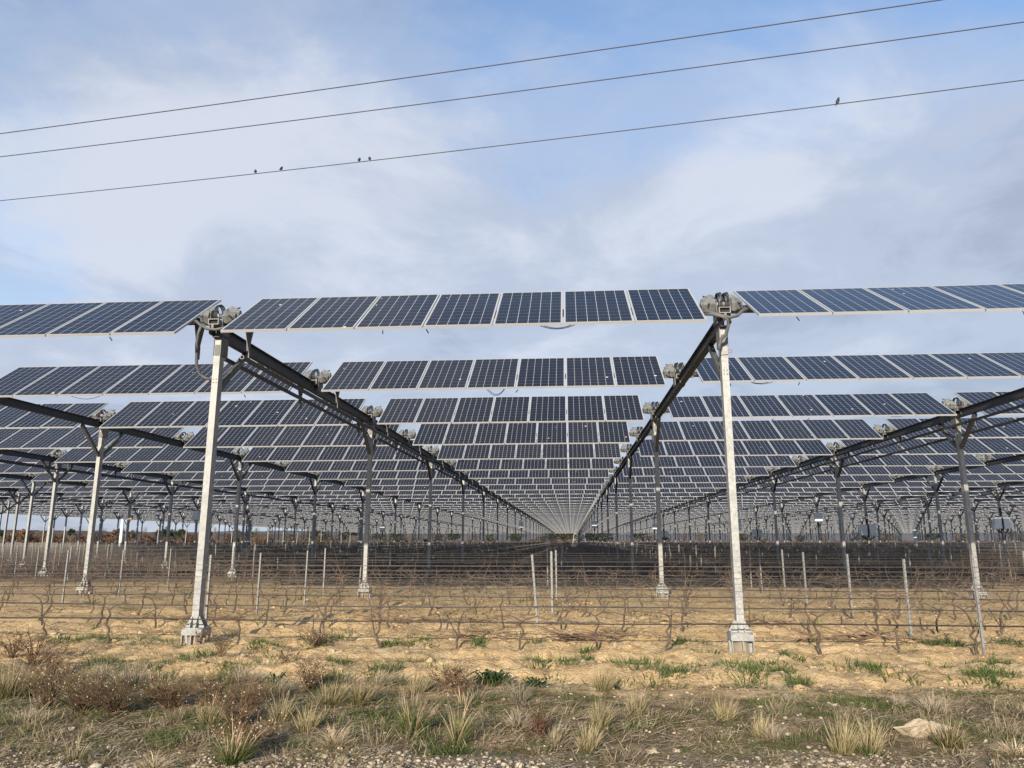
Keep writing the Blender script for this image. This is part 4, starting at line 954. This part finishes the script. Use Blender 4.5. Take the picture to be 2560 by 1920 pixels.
# ------------------------------------------------------------------ foreground plants and stones
def blades(n, cx, cy, rx, ry, h, hv, lean, width, cbase, ctip, cvar=0.2, bend=0.5, wind=(0.0, 0.0), seg=3, r=rng, dome=False, spread=1.0):
    a = r.uniform(0, 2 * pi, n); q = np.sqrt(r.uniform(0, 1, n)); x = cx + rx * q * np.cos(a) ; y = cy + ry * q * np.sin(a)
    z = gh(x, y) - 0.01; H = h * np.clip(r.normal(1, hv, n), 0.3, 1.9) * (1 - 0.45 * q ** 2 if dome else 1)
    out = np.stack([np.cos(a) * q * spread, np.sin(a) * q * spread], 1) * lean + r.normal(0, 0.33 * lean + 0.05, (n, 2)) + np.array(wind)
    u = np.linspace(0, 1, seg + 1)[None, :, None]
    base = np.stack([x, y, z], 1)[:, None]; d2 = np.concatenate([out, np.zeros((n, 1))], 1)[:, None]
    L = H[:, None, None]; P = base + d2 * L * (u * (1 - bend) + bend * u ** 2) + np.array([0, 0, 1.0]) * L * (u - 0.28 * np.linalg.norm(out, axis=1)[:, None, None] * u ** 2)
    Wd = width * np.clip(r.normal(1, 0.25, n), 0.5, 1.7)[:, None] * np.array([0.8, 1.0, 0.7, 0.12] if seg == 3 else [0.9, 0.9, 0.12])[None]
    th = r.uniform(0, pi, n); side = np.stack([np.cos(th), np.sin(th) * 0.6, 0 * th], 1)
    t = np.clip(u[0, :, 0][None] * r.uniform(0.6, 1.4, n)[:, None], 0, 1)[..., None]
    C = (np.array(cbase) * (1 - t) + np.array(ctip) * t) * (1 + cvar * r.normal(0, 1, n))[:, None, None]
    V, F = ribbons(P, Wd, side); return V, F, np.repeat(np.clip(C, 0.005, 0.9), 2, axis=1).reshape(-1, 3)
def join(L):
    V = []; F = []; C = []; o = 0
    for v, f, c in L: V.append(v); F.append(f + o); C.append(c); o += len(v)
    return np.concatenate(V), np.concatenate(F), np.concatenate(C)
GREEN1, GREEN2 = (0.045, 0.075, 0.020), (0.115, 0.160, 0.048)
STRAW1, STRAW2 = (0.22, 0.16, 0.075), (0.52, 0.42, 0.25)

PATCH = [(-7.11, 11.07, 0.77, 0.67), (-5.24, 8.55, 0.26, 0.35), (-4.05, 7.35, 0.2, 0.28), (-5.54, 7.43, 0.25, 0.43), (-4.68, 9.4, 0.15, 0.26), (-3.49, 11.04, 0.34, 0.8), (-4.21, 10.42, 0.15, 0.42), (-2.5, 10.83, 0.12, 0.28),
         (-2.22, 10.91, 0.12, 0.23), (-1.48, 12.55, 0.14, 0.3), (-1.94, 9.53, 0.18, 0.17), (-1.27, 10.87, 0.1, 0.22), (-2.87, 9.41, 0.16, 0.21), (-0.04, 9.55, 0.27, 0.33), (1.03, 9.5, 0.48, 0.42), (1.97, 9.38, 0.31, 0.28), (0.18, 10.15, 0.07, 0.16),
         (1.05, 8.68, 0.16, 0.28), (1.68, 11.5, 0.29, 0.18), (-0.46, 9.64, 0.08, 0.17), (2.63, 9.16, 0.43, 0.36), (3.4, 9.22, 0.2, 0.4), (4.74, 9.25, 0.27, 0.3), (4.35, 8.67, 0.09, 0.2), (5.08, 9.99, 0.07, 0.18),
         (5.29, 11.55, 0.46, 0.42), (6.22, 11.71, 0.22, 0.22), (2.33, 8.52, 0.1, 0.26), (1.86, 8.71, 0.2, 0.31), (-2.64, 8.43, 0.12, 0.3), (-2.08, 8.44, 0.22, 0.4), (-3.9, 8.44, 0.2, 0.41)]
L = []
for cx, cy, rx, ry in PATCH:
    for _ in range(4):                         # clumps that break the ellipse up
        px2, py2 = cx + rng.normal(0, rx * 0.55), cy + rng.normal(0, ry * 0.5); k = rng.uniform(0.35, 0.75)
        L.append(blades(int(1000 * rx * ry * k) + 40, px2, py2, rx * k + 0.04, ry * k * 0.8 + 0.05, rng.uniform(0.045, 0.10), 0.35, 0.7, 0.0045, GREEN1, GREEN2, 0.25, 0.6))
for _ in range(260):                           # seedlings all over the tilled soil and between the vines
    y = 8.3 + 19 * rng.random() ** 1.4; x = rng.uniform(-0.66, 0.58) * y
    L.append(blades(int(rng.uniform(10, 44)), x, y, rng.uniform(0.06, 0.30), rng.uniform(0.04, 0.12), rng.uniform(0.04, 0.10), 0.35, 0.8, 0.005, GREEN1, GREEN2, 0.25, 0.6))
V, F, C = join(L); tag(link('green_grass', np_mesh('green_grass', V, F, [M_GRASS], col=C)), 'patches of short green grass sprouting on the sandy soil', 'grass', kind='stuff')
# mossy turf on the verge
L = []
for cx, cy, rx, ry, n in [(2.71, 7.75, 0.45, 0.34, 1500), (3.98, 7.97, 0.6, 0.22, 1200), (-4.1, 5.7, 0.75, 0.45, 1700), (-3.3, 6.1, 0.6, 0.4, 900), (1.9, 7.3, 0.4, 0.3, 800), (-1.6, 6.5, 0.4, 0.3, 600), (0.5, 6.6, 0.5, 0.3, 500), (-5.0, 6.4, 0.6, 0.5, 900), (3.0, 6.6, 0.6, 0.3, 700), (-0.1, 7.6, 0.5, 0.25, 500), (1.2, 5.9, 0.3, 0.2, 400), (2.2, 6.5, 0.5, 0.3, 600)]:
    for _ in range(5): L.append(blades(n // 5, cx + rng.normal(0, rx * .6), cy + rng.normal(0, ry * .6), rx * .5, ry * .5, 0.028, 0.4, 0.9, 0.004, (0.04, 0.062, 0.014), (0.10, 0.135, 0.035), 0.25, 0.5, seg=2))
for _ in range(210):
    left = rng.random() < 0.72; x = rng.uniform(-5.6, -0.6) if left else rng.uniform(-0.6, 5.0); y = 5.6 + 2.7 * rng.random()
    L.append(blades(int(rng.uniform(30, 110)), x, y, rng.uniform(0.06, 0.24), rng.uniform(0.05, 0.16), rng.uniform(0.02, 0.05) * (1.6 if left else 1), 0.4, 0.9, 0.0035, (0.035, 0.052, 0.014), (0.095, 0.120, 0.035), 0.25, 0.5, seg=2))
V, F, C = join(L); tag(link('verge_turf', np_mesh('verge_turf', V, F, [M_GRASS], col=C)), 'low dark green mossy turf on the verge in front', 'turf', kind='stuff')
# dry litter lying on the verge
n = 26000; x = rng.uniform(-6.6, 5.6, n); y = 5.0 + 3.4 * rng.random(n) ** 0.9; keep = (fbm(x * 1.3, y * 1.3, 81) > -0.12 - 0.25 * (x < -1)) & (np.abs(x) < 0.75 * y + 0.5); x, y = x[keep], y[keep]; n = len(x)
th = rng.uniform(0, 2 * pi, n); L_ = rng.uniform(0.03, 0.16, n); z = gh(x, y) + rng.uniform(0.0, 0.022, n); u = np.linspace(0, 1, 3)[None, :, None]
d = np.stack([np.cos(th), np.sin(th), rng.normal(0.06, 0.18, n)], 1)[:, None]; P = np.stack([x, y, z], 1)[:, None] + d * L_[:, None, None] * u + np.stack([rng.normal(0, .012, n), rng.normal(0, .012, n), rng.uniform(0, .012, n)], 1)[:, None] * np.sin(u * pi)
t = rng.random(n)[:, None]; C = np.array((0.17, 0.12, 0.07)) * (1 - t) + np.array((0.52, 0.42, 0.27)) * t; V, F = ribbons(P, np.full((n, 3), 0.0027) * np.array([1, 1, .4]), np.stack([-np.sin(th), np.cos(th), 0.3 + 0 * th], 1))
tag(link('dry_litter', np_mesh('dry_litter', V, F, [M_WEED], col=np.repeat(C, 6, axis=0))), 'straw coloured dead grass stems lying over the verge', 'dead grass', kind='stuff')
n = 16000; y = 8.0 + 9.0 * rng.random(n) ** 1.3; x = rng.uniform(-0.72, 0.62, n) * y; keep = fbm(x * 0.9, y * 1.6, 85) > -0.02; x, y = x[keep], y[keep]; n = len(x)
th = rng.uniform(0, 2 * pi, n); L_ = rng.uniform(0.03, 0.20, n); z = gh(x, y) + rng.uniform(0.0, 0.015, n)
d = np.stack([np.cos(th), 0.6 * np.sin(th), rng.normal(0.05, 0.16, n)], 1)[:, None]; P = np.stack([x, y, z], 1)[:, None] + d * L_[:, None, None] * u
t = rng.random(n)[:, None]; C = np.array((0.13, 0.085, 0.05)) * (1 - t) + np.array((0.36, 0.26, 0.15)) * t; V, F = ribbons(P, np.full((n, 3), 0.0030) * np.array([1, 1, .4]), np.stack([-np.sin(th), np.cos(th), 0.3 + 0 * th], 1))
tag(link('soil_litter', np_mesh('soil_litter', V, F, [M_WEED], col=np.repeat(C, 6, axis=0))), 'brown dead stems and twigs strewn over the sandy soil', 'dead grass', kind='stuff')
# thin short dry and mixed grass standing over the verge
L = []
for _ in range(330):
    left = rng.random() < 0.55; x = rng.uniform(-5.6, -0.8) if left else rng.uniform(-0.8, 4.8); y = 5.3 + (2.9 if left else 2.4) * rng.random()
    g = rng.random() < (0.45 if left else 0.3)
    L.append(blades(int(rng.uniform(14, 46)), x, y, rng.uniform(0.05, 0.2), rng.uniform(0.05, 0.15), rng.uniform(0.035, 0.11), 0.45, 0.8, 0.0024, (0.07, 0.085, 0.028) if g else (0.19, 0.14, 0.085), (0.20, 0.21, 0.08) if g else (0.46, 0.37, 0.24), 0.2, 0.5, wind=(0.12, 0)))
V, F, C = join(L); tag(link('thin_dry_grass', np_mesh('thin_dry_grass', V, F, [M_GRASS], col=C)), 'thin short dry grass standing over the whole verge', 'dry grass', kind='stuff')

# standing tufts: (x, y, height, radius, sort)
TUFTS = [(-3.45, 5.31, 0.34, 0.10, 'thin'), (-2.34, 5.36, 0.34, 0.14, 'green'), (-2.82, 5.22, 0.16, 0.17, 'flat'), (-4.51, 6.28, 0.20, 0.36, 'pale'), (-5.43, 7.22, 0.42, 0.42, 'mixed'), (-3.0, 6.36, 0.34, 0.16, 'blond'), (-2.12, 6.2, 0.36, 0.15, 'blond'),
         (-1.27, 6.23, 0.40, 0.15, 'green'), (-0.88, 5.98, 0.42, 0.09, 'spiky'), (-1.99, 7.28, 0.32, 0.18, 'mixed'), (-2.0, 8.18, 0.34, 0.2, 'bent'), (-2.23, 7.16, 0.30, 0.2, 'mixed'), (-2.45, 6.48, 0.40, 0.14, 'blond'), (-0.51, 7.39, 0.42, 0.13, 'grey'),
         (0.29, 7.99, 0.46, 0.16, 'blond'), (0.55, 7.0, 0.38, 0.13, 'blond'), (0.21, 6.49, 0.42, 0.10, 'blond'), (0.1, 5.87, 0.34, 0.13, 'blond'), (-0.14, 5.98, 0.32, 0.08, 'thin'), (-0.44, 6.37, 0.28, 0.12, 'pale'), (1.27, 6.81, 0.34, 0.14, 'blond'),
         (1.44, 6.3, 0.32, 0.11, 'blond'), (1.9, 5.89, 0.46, 0.14, 'blond'), (2.12, 5.97, 0.40, 0.13, 'blond'), (3.19, 7.34, 0.30, 0.17, 'pale'), (2.77, 6.17, 0.26, 0.15, 'mixed'), (3.11, 5.96, 0.20, 0.13, 'flat'), (3.32, 6.44, 0.36, 0.13, 'thin'),
         (1.5, 6.2, 0.26, 0.1, 'pale'), (2.99, 7.56, 0.2, 0.1, 'grey'), (2.01, 7.59, 0.22, 0.12, 'grey'), (-4.6, 7.9, 0.40, 0.32, 'pale'), (-3.5, 8.2, 0.34, 0.30, 'pale'), (-5.2, 8.3, 0.36, 0.3, 'pale'), (-2.9, 7.6, 0.36, 0.2, 'bent'), (-1.55, 7.75, 0.36, 0.16, 'blond'), (-1.0, 7.2, 0.30, 0.12, 'thin'),
         (3.9, 6.9, 0.30, 0.14, 'thin'), (-3.9, 7.2, 0.34, 0.25, 'mixed'), (-1.75, 5.75, 0.24, 0.14, 'flat')]
SORT = {'blond': ((0.16, 0.14, 0.055), (0.50, 0.40, 0.24), 190, 0.42, 0.0023, 'upright blond dry grass tuft'), 'thin': ((0.15, 0.12, 0.06), (0.52, 0.43, 0.29), 50, 0.6, 0.0030, 'sparse thin dry grass tuft'), 'green': ((0.05, 0.085, 0.02), (0.13, 0.16, 0.045), 330, 0.75, 0.0030, 'grass tuft with green base and blond stems'),
        'flat': ((0.30, 0.22, 0.13), (0.55, 0.45, 0.30), 330, 1.5, 0.0025, 'flattened pale dry grass mound'), 'pale': ((0.22, 0.17, 0.11), (0.50, 0.42, 0.31), 210, 0.9, 0.0026, 'pale greyish dry grass clump'), 'mixed': ((0.06, 0.075, 0.022), (0.28, 0.25, 0.11), 260, 0.7, 0.0030, 'half green half dry grass clump'),
        'spiky': ((0.08, 0.10, 0.03), (0.16, 0.17, 0.06), 140, 0.7, 0.0028, 'spiky tuft of stiff reddish stems with green base'), 'bent': ((0.15, 0.12, 0.07), (0.50, 0.42, 0.30), 170, 0.6, 0.0026, 'windblown dry grass tuft bent to the right'), 'grey': ((0.17, 0.14, 0.10), (0.40, 0.34, 0.26), 70, 0.65, 0.0028, 'grey brown dry stalky tuft')}
order = {}
for q in sorted(TUFTS): order.setdefault(q[4], []).append(q)
for sort, L0 in order.items():
    for n_, (x, y, h, rad, _) in enumerate(L0):
        h *= 0.55; rad *= 0.9
        cb, ct, nb, ln, wd, txt = SORT[sort]; nb = int(nb * (0.6 + rad / 0.15 * 0.4))
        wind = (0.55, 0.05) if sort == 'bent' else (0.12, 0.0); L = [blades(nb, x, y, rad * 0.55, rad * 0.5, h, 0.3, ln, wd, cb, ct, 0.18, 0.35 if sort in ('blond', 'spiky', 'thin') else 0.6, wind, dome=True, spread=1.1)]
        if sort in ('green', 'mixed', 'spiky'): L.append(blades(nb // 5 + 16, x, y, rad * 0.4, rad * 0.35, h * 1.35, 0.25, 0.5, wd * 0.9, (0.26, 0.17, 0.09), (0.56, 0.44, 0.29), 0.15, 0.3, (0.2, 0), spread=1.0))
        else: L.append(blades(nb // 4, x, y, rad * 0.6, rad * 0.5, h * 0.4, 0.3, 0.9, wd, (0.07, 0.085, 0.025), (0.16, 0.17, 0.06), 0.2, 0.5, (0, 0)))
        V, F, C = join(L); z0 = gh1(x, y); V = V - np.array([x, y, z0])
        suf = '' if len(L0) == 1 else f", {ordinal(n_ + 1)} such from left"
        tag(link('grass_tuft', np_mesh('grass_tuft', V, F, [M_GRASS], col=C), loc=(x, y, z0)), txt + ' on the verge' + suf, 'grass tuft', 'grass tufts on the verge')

# dead weeds with pale seed heads: (x, y, height, spread, stems, heads, colour)
WEEDS = [(-4.29, 6.63, 0.46, 0.42, 46, 40, 0), (-3.96, 6.61, 0.42, 0.40, 46, 46, 0), (-4.75, 6.85, 0.62, 0.34, 34, 70, 0), (-3.21, 6.85, 0.50, 0.36, 34, 34, 0), (-2.72, 6.26, 0.42, 0.26, 30, 20, 0), (-5.12, 10.45, 0.34, 0.16, 14, 34, 0), (-6.7, 9.25, 0.66, 0.34, 34, 70, 0), (-7.15, 9.48, 0.50, 0.35, 26, 30, 0),
         (-2.67, 7.76, 0.50, 0.30, 34, 90, 0), (-2.37, 5.62, 0.30, 0.24, 40, 110, 1), (-1.07, 7.45, 0.36, 0.16, 16, 34, 1), (-1.24, 7.93, 0.30, 0.28, 40, 0, 0), (-0.26, 6.24, 0.26, 0.10, 14, 0, 2), (-3.62, 6.9, 0.42, 0.36, 40, 36, 0), (-3.58, 10.7, 0.42, 0.36, 36, 80, 0), (-3.35, 9.0, 0.50, 0.2, 12, 26, 0), (-4.45, 9.6, 0.44, 0.25, 16, 40, 0), (-5.7, 8.2, 0.5, 0.35, 30, 30, 0), (-2.9, 6.9, 0.4, 0.3, 30, 20, 0)]
WC = [((0.10, 0.062, 0.035), (0.20, 0.13, 0.075)), ((0.13, 0.075, 0.04), (0.24, 0.145, 0.08)), ((0.11, 0.055, 0.035), (0.19, 0.10, 0.06))]
for n_, (x, y, h, sp, ns, nh, ci) in enumerate(sorted(WEEDS)):
    h *= 0.78; sp *= 1.15; r = random.Random(500 + n_); P = []; Rr = []; tips = []; cs = []
    for _ in range(ns):
        a = r.uniform(0, 2 * pi); q = r.uniform(0.15, 1.0); H = h * r.uniform(0.55, 1.05); p0 = np.array([r.uniform(-.03, .03), r.uniform(-.03, .03), -0.02]); p3 = np.array([cos(a) * sp * q, sin(a) * sp * q, H * (1 - 0.3 * q)])
        mid = [p0 * (1 - u) + p3 * u + np.array([0, 0, 0.12 * h * sin(u * pi)]) + np.array([r.gauss(0, .014), r.gauss(0, .014), 0]) for u in (0.25, 0.5, 0.75)]
        P.append([p0, *mid, p3]); Rr.append([0.0042, 0.0036, 0.003, 0.0024, 0.0015]); cs.append(r.random())
        for _ in range(5):
            b0 = mid[r.randrange(3)]; d = np.array([r.gauss(0, 1), r.gauss(0, 1), abs(r.gauss(0.3, 0.6))]); d = d / np.linalg.norm(d) * r.uniform(0.05, 0.15)
            P.append([b0, b0 + d * .3, b0 + d * .55, b0 + d * .8 + np.array([0, 0, .01]), b0 + d + np.array([0, 0, .015])]); Rr.append([0.0024, 0.002, 0.0018, 0.0015, 0.001]); tips.append(b0 + d); cs.append(r.random())
        tips.append(p3)
    V, F = tubes(np.array(P), np.array(Rr), 3); cs = np.array(cs)[:, None]; C = np.array(WC[ci][0]) * (1 - cs) + np.array(WC[ci][1]) * cs
    z0 = gh1(x, y); root = link('dead_weed', None, loc=(x, y, z0)); link('stem', np_mesh('stem', V, F, [M_WEED], col=np.repeat(C, 15, axis=0)), root)['kind'] = 'stuff'
    if nh:
        hb = MB()
        for _ in range(nh):
            t = tips[r.randrange(len(tips))] + np.array([r.gauss(0, .012), r.gauss(0, .012), r.gauss(0.005, .012)]); s_ = r.uniform(0.0035, 0.0062)
            hb.poly([t + s_ * np.array(v) for v in ((1, 0, 0), (-1, 0, 0), (0, 1, 0), (0, -1, 0), (0, 0, 1.3), (0, 0, -1))], [(0, 2, 4), (2, 1, 4), (1, 3, 4), (3, 0, 4), (2, 0, 5), (1, 2, 5), (3, 1, 5), (0, 3, 5)])
        hm = hb.mesh('seed_head', [M_SEED] if 'M_SEED' in globals() else [globals().setdefault('M_SEED', speckled('seed_head', (0.50, 0.40, 0.29), (0.72, 0.62, 0.49), 40, 0.9))]); link('seed_head', hm, root)['kind'] = 'stuff'
    txt = ('reddish dead weed' if ci == 2 else 'brown dead weed bush') + (' dotted with pale seed heads' if nh > 25 else ' with few seed heads' if nh else ' without seed heads')
    tag(root, f"{txt}, {ordinal(n_ + 1)} weed from the left", 'weed', 'dead weeds on the verge')

# leafy green weeds
for n_, (x, y, sc, t) in enumerate([(-0.86, 8.21, 0.72, 'bushy dark green leafy weed at the verge edge near the centre'), (-3.08, 7.97, 0.75, 'green rosette weed with strap leaves among dead weeds on the left'), (-0.39, 8.06, 0.5, 'low dark leafy weed behind the grey stalky tuft')]):
    r = np.random.default_rng(40 + n_); nL = 90 if n_ != 1 else 34; a = r.uniform(0, 2 * pi, nL); q = np.sqrt(r.random(nL)) * 0.20 * sc; h = r.uniform(0.05, 0.19, nL) * sc
    if n_ == 1: q = q * 0.15
    base = np.stack([q * np.cos(a) * .4, q * np.sin(a) * .4, 0 * a], 1); L = r.uniform(0.06, 0.11, nL) * sc * (1 if n_ != 1 else 1.9)
    u = np.linspace(0, 1, 4)[None, :, None]; out = np.stack([np.cos(a), np.sin(a), 0 * a], 1)[:, None]
    P = base[:, None] + out * (q[:, None, None] * u + L[:, None, None] * u) + np.array([0, 0, 1.0]) * (h[:, None, None] * np.minimum(1, u * 1.5) - 0.06 * sc * u ** 3)
    Wd = (0.020 if n_ != 1 else 0.010) * sc * np.array([0.25, 0.9, 1.0, 0.15])[None].repeat(nL, 0); V, F = ribbons(P, Wd, np.stack([-np.sin(a), np.cos(a), r.normal(0, .3, nL)], 1))
    C = np.array((0.040, 0.070, 0.022)) + r.random((nL, 1)) * np.array((0.06, 0.085, 0.03)); tag(link('leafy_weed', np_mesh('leafy_weed', V, F, [M_GRASS], col=np.repeat(C, 8, axis=0)), loc=(x, y, gh1(x, y))), t, 'weed', 'green leafy weeds')

# stones
def stone_mesh(r, sx, sy, sz, jag=0.3):
    import bmesh
    bm = bmesh.new(); n = 20 if sx < 0.15 else 34
    for _ in range(n):
        d = r.normal(0, 1, 3); d /= np.linalg.norm(d); d = d * (1 - jag * 0.6 * r.random()); d[2] = min(d[2], 0.62 + 0.12 * r.random())
        bm.verts.new(d * np.array([sx, sy, sz * 1.35]))
    if sx > 0.15:                               # pointed shards at both ends
        for q in ((1.35, 0.15, 0.35), (-1.25, -0.1, 0.45), (1.2, -0.2, -0.1)): bm.verts.new(np.array(q) * np.array([sx, sy, sz]))
    bmesh.ops.convex_hull(bm, input=bm.verts); bmesh.ops.subdivide_edges(bm, edges=bm.edges[:], cuts=2, use_grid_fill=True)
    for v in bm.verts: v.co += v.normal * float(fbm(np.array([v.co.x / sx * 2.3 + sx * 99]), np.array([v.co.y / sy * 2.3 + v.co.z / sz * 1.7]), 5, 4)[0]) * 0.75 * sz
    me = bpy.data.meshes.new('stone'); bm.to_mesh(me); bm.free(); me.materials.append(M_STONE); return me
STONES = [(2.70, 6.47, 0.172, 0.11, 0.085, 'large pale jagged limestone rock on the verge at the lower right'), (-0.11, 6.5, 0.13, 0.06, 0.03, 'flat grey stone lying on the verge at the lower centre'), (2.39, 7.47, 0.05, 0.04, 0.03, 'small yellowish stone on the mossy turf at right'),
          (-1.73, 11.06, 0.085, 0.07, 0.08, 'pale sandstone lump beneath the first vine row, left of the leaning stake'), (0.58, 10.79, 0.06, 0.05, 0.05, 'rounded sandy clod at the first vine row, left of the tall right post'), (-3.17, 10.13, 0.055, 0.05, 0.045, 'sandy stone beside the green grass patch left of centre'),
          (3.77, 10.72, 0.06, 0.05, 0.06, 'round yellowish stone below the heap of branches at right'), (0.0, 12.81, 0.055, 0.05, 0.05, 'white rounded stone near the foot of the leaning stake'), (3.81, 9.48, 0.06, 0.05, 0.035, 'white flat stone on the sandy soil right of centre'), (-4.03, 6.12, 0.09, 0.05, 0.025, 'flat pale stone on the moss at lower left'),
          (0.57, 5.85, 0.10, 0.06, 0.03, 'broad yellowish clod at the edge of the gravel, lower right of centre'), (0.73, 5.86, 0.05, 0.045, 0.03, 'small yellowish stone beside the broad clod in the gravel'), (-8.0, 11.5, 0.12, 0.09, 0.08, 'sandy boulder at the left edge of the field')]
for n_, (x, y, a, b_, c, t) in enumerate(STONES):
    tag(link('stone', stone_mesh(np.random.default_rng(60 + n_), *((a, b_, c) if n_ in (0, 1) else (a * 0.75, b_ * 0.75, c * 0.75)), jag=0.55 if n_ == 0 else 0.4), loc=(x, y, gh1(x, y) + c * 0.15), rot=(0, 0, n_ * 1.3)), t, 'stone', 'loose stones')
# gravel and scattered pebbles
ico = np.array([(0, -.53, .85), (0, .53, .85), (0, -.53, -.85), (0, .53, -.85), (.85, 0, .53), (.85, 0, -.53), (-.85, 0, .53), (-.85, 0, -.53), (-.53, .85, 0), (.53, .85, 0), (-.53, -.85, 0), (.53, -.85, 0)])
icf = np.array([(0, 4, 1), (0, 1, 6), (1, 4, 9), (4, 0, 11), (0, 6, 10), (0, 10, 11), (1, 9, 8), (1, 8, 6), (4, 5, 9), (4, 11, 5), (6, 8, 7), (6, 7, 10), (2, 5, 11), (2, 11, 10), (2, 10, 7), (3, 5, 2), (3, 2, 7), (3, 9, 5), (3, 8, 9), (3, 7, 8)])
def pebbles(name, x, y, s_, label):
    n = len(x); V = ico[None] * (1 + rng.normal(0, 0.22, (n, 12, 1))); a = rng.uniform(0, 2 * pi, n); c, s2 = np.cos(a)[:, None], np.sin(a)[:, None]
    sc = s_[:, None] * rng.uniform(0.7, 1.25, (n, 3)) * np.array([1.1, 0.9, 0.6]); V = V * sc[:, None]; V = np.stack([V[..., 0] * c - V[..., 1] * s2, V[..., 0] * s2 + V[..., 1] * c, V[..., 2]], -1)
    V = V + np.stack([x, y, gh(x, y) + s_ * 0.15], 1)[:, None]; F = (icf[None] + (np.arange(n) * 12)[:, None, None]).reshape(-1, 3)
    t = rng.random((n, 1)); w2 = rng.random((n, 1)); C = (np.array((0.23, 0.185, 0.125)) * (1 - t) + np.array((0.54, 0.475, 0.37)) * t) * (1 - 0.25 * w2 * np.array([0, 0.25, 0.5]))
    tag(link(name, np_mesh(name, V.reshape(-1, 3), F, [M_PEB], col=np.repeat(C, 12, axis=0))), label, 'gravel', kind='stuff')
x = rng.uniform(-4.6, 3.7, 15000); y = 4.95 + 1.35 * rng.random(15000) ** 1.5
dens = 1.3 * fbm(x * 1.1, y * 1.1, 91) + 1.1 * (5.72 - y) - 0.5 * sstep(-1.2, -2.6, x) - 0.10; k = dens > rng.uniform(-0.1, 0.55, len(x)); pebbles('gravel', x[k], y[k], rng.lognormal(-4.55, 0.38, k.sum()), 'pale grey gravel along the bottom edge of the verge')
x = rng.uniform(-6, 5.5, 3200); y = 5.2 + 8.5 * rng.random(3200) ** 1.9; k = np.abs(x) < 0.72 * y; pebbles('scattered_pebbles', x[k], y[k], rng.lognormal(-4.75, 0.5, k.sum()), 'pale pebbles scattered over the verge and soil')
x = rng.uniform(-9, 8, 3200); y = 8.1 + 11 * rng.random(3200) ** 1.3; n0 = len(x)
V = ico[None] * (1 + rng.normal(0, 0.25, (n0, 12, 1))) * (rng.lognormal(-4.2, 0.55, n0)[:, None] * np.array([[1.2, 0.9, 0.7]]))[:, None]; V = V + np.stack([x, y, gh(x, y)], 1)[:, None]
tag(link('soil_clods', np_mesh('soil_clods', V.reshape(-1, 3), (icf[None] + (np.arange(n0) * 12)[:, None, None]).reshape(-1, 3), [M_GROUND])), 'small sandy clods on the tilled soil', 'soil', kind='stuff')
print('tables', len(tabs), 'posts', len(posts), 'hinges', len(hs), 'vines', len(vines), 'stakes', len(stakes), 'objects', len(bpy.data.objects))
